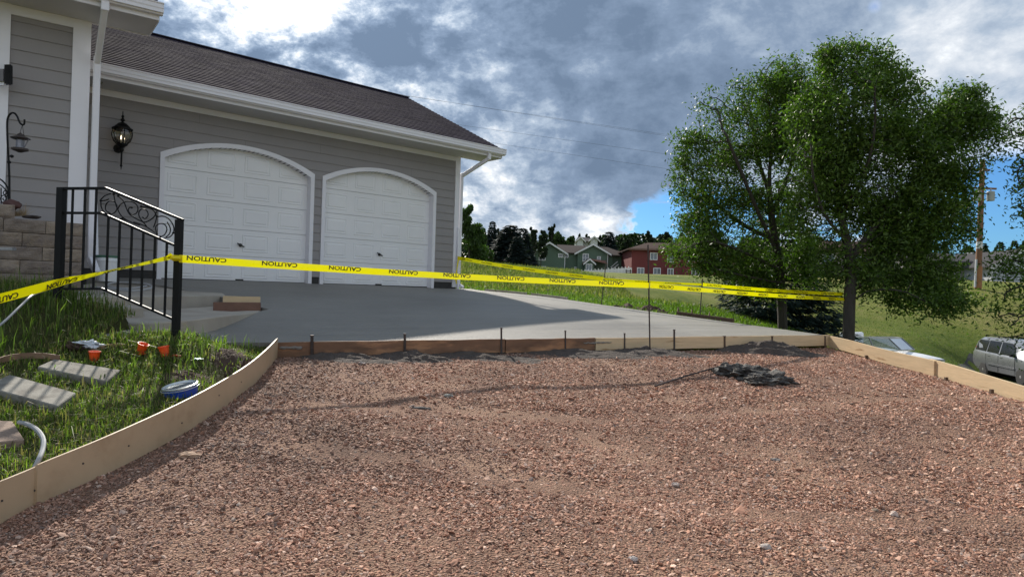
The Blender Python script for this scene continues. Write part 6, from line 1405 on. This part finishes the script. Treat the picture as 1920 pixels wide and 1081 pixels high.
ST = [(-1.05, .55, .98, .98, .80, .93, .05), (-1.0, .30, 1.06, 1.18, .88, .95, .4), (-.88, .27, 1.10, 1.62, .92, .97, 1), (-.65, .26, 1.10, 1.72, .93, .98, 1), (0, .26, 1.08, 1.76, .935, .99, 1), (1.0, .26, 1.06, 1.77, .935, .99, 1), (1.9, .26, 1.05, 1.74, .935, .99, 1), (2.5, .26, 1.04, 1.62, .93, .98, 1), (3.0, .26, 1.03, 1.36, .93, .97, 1), (3.45, .26, 1.00, 1.06, .92, .96, .3), (3.85, .28, .86, .90, .85, .92, .1), (4.05, .40, .66, .70, .62, .80, .05)]
bv = []; ring_n = 14
for (l, z0_, zb_, zt_, w0, w1, g_) in ST:
    wr_ = (w1-.20*g_); pr = [(w0*.9, z0_), (w0+.02, z0_+.06), (w1, (z0_+zb_)/2), (w1-.01, zb_-.04), (w1-.03, zb_), (wr_+.02, zt_-.10), (wr_-.12, zt_)]
    for (w, h) in pr: bv.append(tuple(vp(l, w, h)))
    for (w, h) in reversed(pr): bv.append(tuple(vp(l, -w, h)))
bf = []
for i in range(len(ST)-1):
    for k in range(ring_n): bf.append((i*ring_n+k, i*ring_n+(k+1) % ring_n, (i+1)*ring_n+(k+1) % ring_n, (i+1)*ring_n+k))
bf += [tuple(range(ring_n)), tuple((len(ST)-1)*ring_n+k for k in range(ring_n))]
bo = raw('body', bv, bf, silver, van, smooth=True); bm = bmesh.new(); bm.from_mesh(bo.data); bmesh.ops.recalc_face_normals(bm, faces=bm.faces); bm.to_mesh(bo.data); bm.free(); bo.data.set_sharp_from_angle(angle=R(32))
def side(l, h, off=.012):                      # point on the side glass surface
    L = [s[0] for s in ST]; i = max(k for k in range(len(L)) if L[k] <= l+1e-9); i = min(i, len(L)-2); u = (l-L[i])/(L[i+1]-L[i]); q = [a+(b__-a)*u for a, b__ in zip(ST[i], ST[i+1])]
    w1, g_, zb_, zt_ = q[5], q[6], q[2], q[3]; t = min(1, max(0, (h-zb_)/(zt_-.10-zb_))); return vp(l, (w1-.03)+((w1-.20*g_+.02)-(w1-.03))*t+off, h)
def glasspane(pts, name='side_window'): 
    t_ = [side(*p) for p in pts]; raw(name, [tuple(p) for p in t_] + [tuple(p-vr*.01) for p in t_], [tuple(range(len(pts)))] + [(i, (i+1) % len(pts), len(pts)+(i+1) % len(pts), len(pts)+i) for i in range(len(pts))], vglass, van)
glasspane([(-.80, 1.16), (.18, 1.13), (.22, 1.60), (-.60, 1.62), (-.76, 1.5)]); glasspane([(.27, 1.13), (1.22, 1.11), (1.24, 1.62), (.29, 1.62)]); glasspane([(1.34, 1.11), (2.55, 1.08), (2.35, 1.45), (2.10, 1.60), (1.34, 1.62)])
raw('rear_window', [tuple(vp(-.97, s*.75, 1.2)) for s in (-1, 1)]+[tuple(vp(-.90, s*.68, 1.58)) for s in (1, -1)], [(0, 1, 2, 3)], vglass, van)
raw('windscreen', [tuple(vp(3.42, s*.78, 1.09)+Vector((0, 0, .01))) for s in (-1, 1)]+[tuple(vp(2.55, s*.66, 1.62)+Vector((0, 0, .02))) for s in (1, -1)], [(0, 1, 2, 3)], vglass, van)
MB().bar(vp(-.4, .70, 1.83), vp(1.8, .70, 1.83), .035).bar(vp(-.4, .70, 1.76), vp(-.38, .70, 1.83), .04).bar(vp(1.8, .70, 1.76), vp(1.78, .70, 1.83), .04).bar(vp(.7, .70, 1.76), vp(.72, .70, 1.83), .04).build('roof_rail', black_m, van)
MB().bar(vp(-.4, -.70, 1.83), vp(1.8, -.70, 1.83), .035).build('roof_rail', black_m, van)
MB().prism([side(-.93, .98), side(-.80, .98), side(-.82, 1.30), side(-.90, 1.30)], -vr*.03).build('tail_light', mat('red_lens', (.35, .01, .01), .2, 0), van)
MB().bar(side(.45, .62, .04), side(2.6, .60, .04), .03, .07).build('side_moulding', silver, van)
for l in (.24, 1.28, 2.58): 
    mb = MB(); mb.bar(vp(l, .985, .34), vp(l, .985, 1.03), .008, .012); mb.build('door_seam', rubber, van)
for l in (.40, 1.42): MB().bar(side(l, .96, .02), side(l+.2, .96, .02), .03, .03).build('door_handle', silver, van)
MB().bar(vp(-.98, .97, .40), vp(4.0, .80, .40), .015, .02).build('sill_line', rubber, van)
def wheel(l, w, r_, parent, name='wheel'):
    c = vp(l, w, r_); ax = vr if w > 0 else -vr
    t_ = MB().lathe(c - ax*.10, [(r_*.66, 0), (r_*.95, 0), (r_, .03), (r_, .17), (r_*.95, .20), (r_*.66, .205)], 28, ax).build(name, rubber, parent, smooth=True)
    MB().lathe(c - ax*.10, [(0, .10), (r_*.66, .10), (r_*.66, .195), (r_*.62, .20), (r_*.60, .15), (0, .12)], 24, ax).build('rim', mat('dark_rim', (.10, .10, .10), .4, 0, metal=.6), t_)
    sp = MB(); u = ax.orthogonal().normalized(); q = ax.cross(u)
    for k in range(6): a = k*math.pi/3; dr = u*math.cos(a)+q*math.sin(a); sp.bar(c+ax*.085+dr*.03, c+ax*.09+dr*r_*.62, .055, .03, upv=ax)
    sp.lathe(c+ax*.07, [(0, 0), (.06, 0), (.06, .035), (0, .04)], 12, ax); sp.build('spoke', alloy, t_)
    MB().lathe(c - ax*.12, [(r_*1.14, 0), (r_*1.14, .205), (r_*1.0, .205), (r_*1.0, 0)], 28, ax).build('wheel_arch', rubber, parent, smooth=True)
for l in (0, 3.03): wheel(l, .88, .335, van); wheel(l, -.88, .335, van)
MB().bar(vp(2.48, .95, 1.12), vp(2.5, 1.12, 1.13), .08, .11).build('door_mirror', black_m, van)
# ---------------------------------------------------------------- white runabout on a trailer
bo0 = P(1600, 665, 24.5); bo1 = P(1762, 684, 22.6); bd = Vector((.52, -.854, 0)).normalized(); bs = Vector((bd.y, -bd.x, 0))
bgz = gh(bo1.x, bo1.y); boat = thing('motor_boat', (bo1.x, bo1.y, bgz), 'white motor boat with framed windshield behind the right form board', 'boat')
bow = Vector((bo1.x+.15, bo1.y, 0)); ZG = Zp(680, 1762, 22.6)+.08           # height of the deck at the bow
def bq(l, w, h): return bow - bd*l + bs*w + Vector((0, 0, ZG+h))    # l metres back from the bow
white_gel = mat('white_gelcoat', (.78, .79, .80), .22, .02, 2, coat=.5)
BS = [(0, .02, -.10, .0, .06), (.25, .30, -.35, .03, .14), (.7, .58, -.62, .05, .24), (1.3, .84, -.82, .08, .31), (2.0, 1.0, -.92, .10, .34), (3.0, 1.07, -.97, .10, .36), (4.2, 1.08, -.98, .08, .36), (5.2, 1.05, -.98, .06, .34)]
v = []; f = []
for (l, w, kz, gz_, cz) in BS:
    for (ww, h) in ((0, kz), (w*.75, kz*.6), (w, gz_-.10), (w+.02, gz_), (w*.86, gz_+.03), (0, gz_+cz*.45)): v.append(tuple(bq(l, ww, h)))
    for (ww, h) in ((-w*.86, gz_+.03), (-w-.02, gz_), (-w, gz_-.10), (-w*.75, kz*.6)): v.append(tuple(bq(l, ww, h)))
for i in range(len(BS)-1):
    for k in range(10): f.append((i*10+k, i*10+(k+1) % 10, (i+1)*10+(k+1) % 10, (i+1)*10+k))
f += [tuple(range(10)), tuple(70+k for k in range(10))]
hl = raw('hull', v, f, white_gel, boat, smooth=True); bm = bmesh.new(); bm.from_mesh(hl.data); bmesh.ops.recalc_face_normals(bm, faces=bm.faces); bm.to_mesh(hl.data); bm.free(); hl.data.set_sharp_from_angle(angle=R(35))
MB().tube([bq(0, 0, .01)]+[bq(l, w+.035, gz_-.03) for (l, w, kz, gz_, cz) in BS[1:]], .03, 6).tube([bq(0, 0, .01)]+[bq(l, -w-.035, gz_-.03) for (l, w, kz, gz_, cz) in BS[1:]], .03, 6).build('rub_rail', mat('grey_rubrail', (.25, .25, .26), .4, 0), boat)
# windshield: slanted front panes and long side panes in an alloy frame
zt_ = .62
wsp = {'fl': bq(1.20, -.42, .25), 'fr': bq(1.20, .42, .25), 'tl': bq(1.65, -.40, zt_), 'tr': bq(1.65, .40, zt_), 'sl': bq(1.80, -.92, .14), 'sr': bq(1.80, .92, .14), 'stl': bq(2.10, -.84, zt_), 'str': bq(2.10, .84, zt_), 'el': bq(3.55, -1.0, .12), 'er': bq(3.55, 1.0, .12), 'etl': bq(3.35, -.92, zt_-.08), 'etr': bq(3.35, .92, zt_-.08)}
bg = glass('boat_glass', (.55, .62, .62), .04, .9); fr_m = mat('alloy_frame', (.5, .5, .52), .35, .05, metal=.8)
for q in (('fl', 'fr', 'tr', 'tl'), ('fl', 'sl', 'stl', 'tl'), ('fr', 'sr', 'str', 'tr'), ('sl', 'el', 'etl', 'stl'), ('sr', 'er', 'etr', 'str')):
    pts = [wsp[a] for a in q]; raw('windshield_pane', [tuple(p) for p in pts], [(0, 1, 2, 3)], bg, boat); mb = MB()
    for i in range(4): mb.bar(pts[i], pts[(i+1) % 4], .035)
    mb.build('windshield_frame', fr_m, boat)
for s in (-1, 1):
    MB().box(bq(3.0, s*.45, .14), .28, .24, .08, bd, bs).box(bq(3.26, s*.45, .42), .06, .24, .30, (bd*.95-Vector((0, 0, .3))).normalized(), bs).build('seat', white_gel, boat, bevel=.03)
tl_ = thing('boat_trailer', tuple(bow+Vector((0, 0, bgz))), 'galvanised trailer under the white motor boat', 'trailer')
g_m = mat('galvanised_frame', (.3, .3, .31), .5, .1, metal=.6)
h0 = bgz-ZG
fr2 = MB()
for s in (-1, 1): fr2.bar(bq(5.2, s*.75, h0+.42), bq(1.0, s*.75, h0+.42), .08, .1); fr2.bar(bq(1.0, s*.75, h0+.42), bq(-.9, 0, h0+.42), .08, .1); fr2.bar(bq(4.8, s*.45, h0+.6), bq(1.6, s*.45, h0+.6), .1, .06)
for l in (1.4, 3.0, 4.8): fr2.bar(bq(l, -.8, h0+.42), bq(l, .8, h0+.42), .07)
fr2.bar(bq(-.5, 0, h0+.0), bq(-.5, 0, h0+.6), .06); fr2.build('frame', g_m, tl_)
for s in (-1, 1):
    c = bq(3.6, s*.98, h0+.30); w_ = MB().lathe(c - bs*.09, [(0, 0), (.28, 0), (.3, .03), (.3, .15), (.28, .18), (0, .18)], 22, bs).build('wheel', rubber, tl_, smooth=True); MB().lathe(c - bs*.095, [(0, 0), (.16, 0), (.16, .19), (0, .19)], 16, bs).build('rim', alloy, w_)
# dark paved strip the vehicles stand on
dr_ = [(17.6, 22.0), (20.5, 19.5), (27, 21.5), (27, 31.0), (21.5, 32.0), (19.0, 29)]
road = clip_sheet(dr_, lambda x, y: ground(x, y)+.02, .6, mat('dark_asphalt', (.035, .035, .036), .9, .15, 6, .4, 60), 'parking_strip', 3, 28, 19, 34); tag(road, kind='structure')
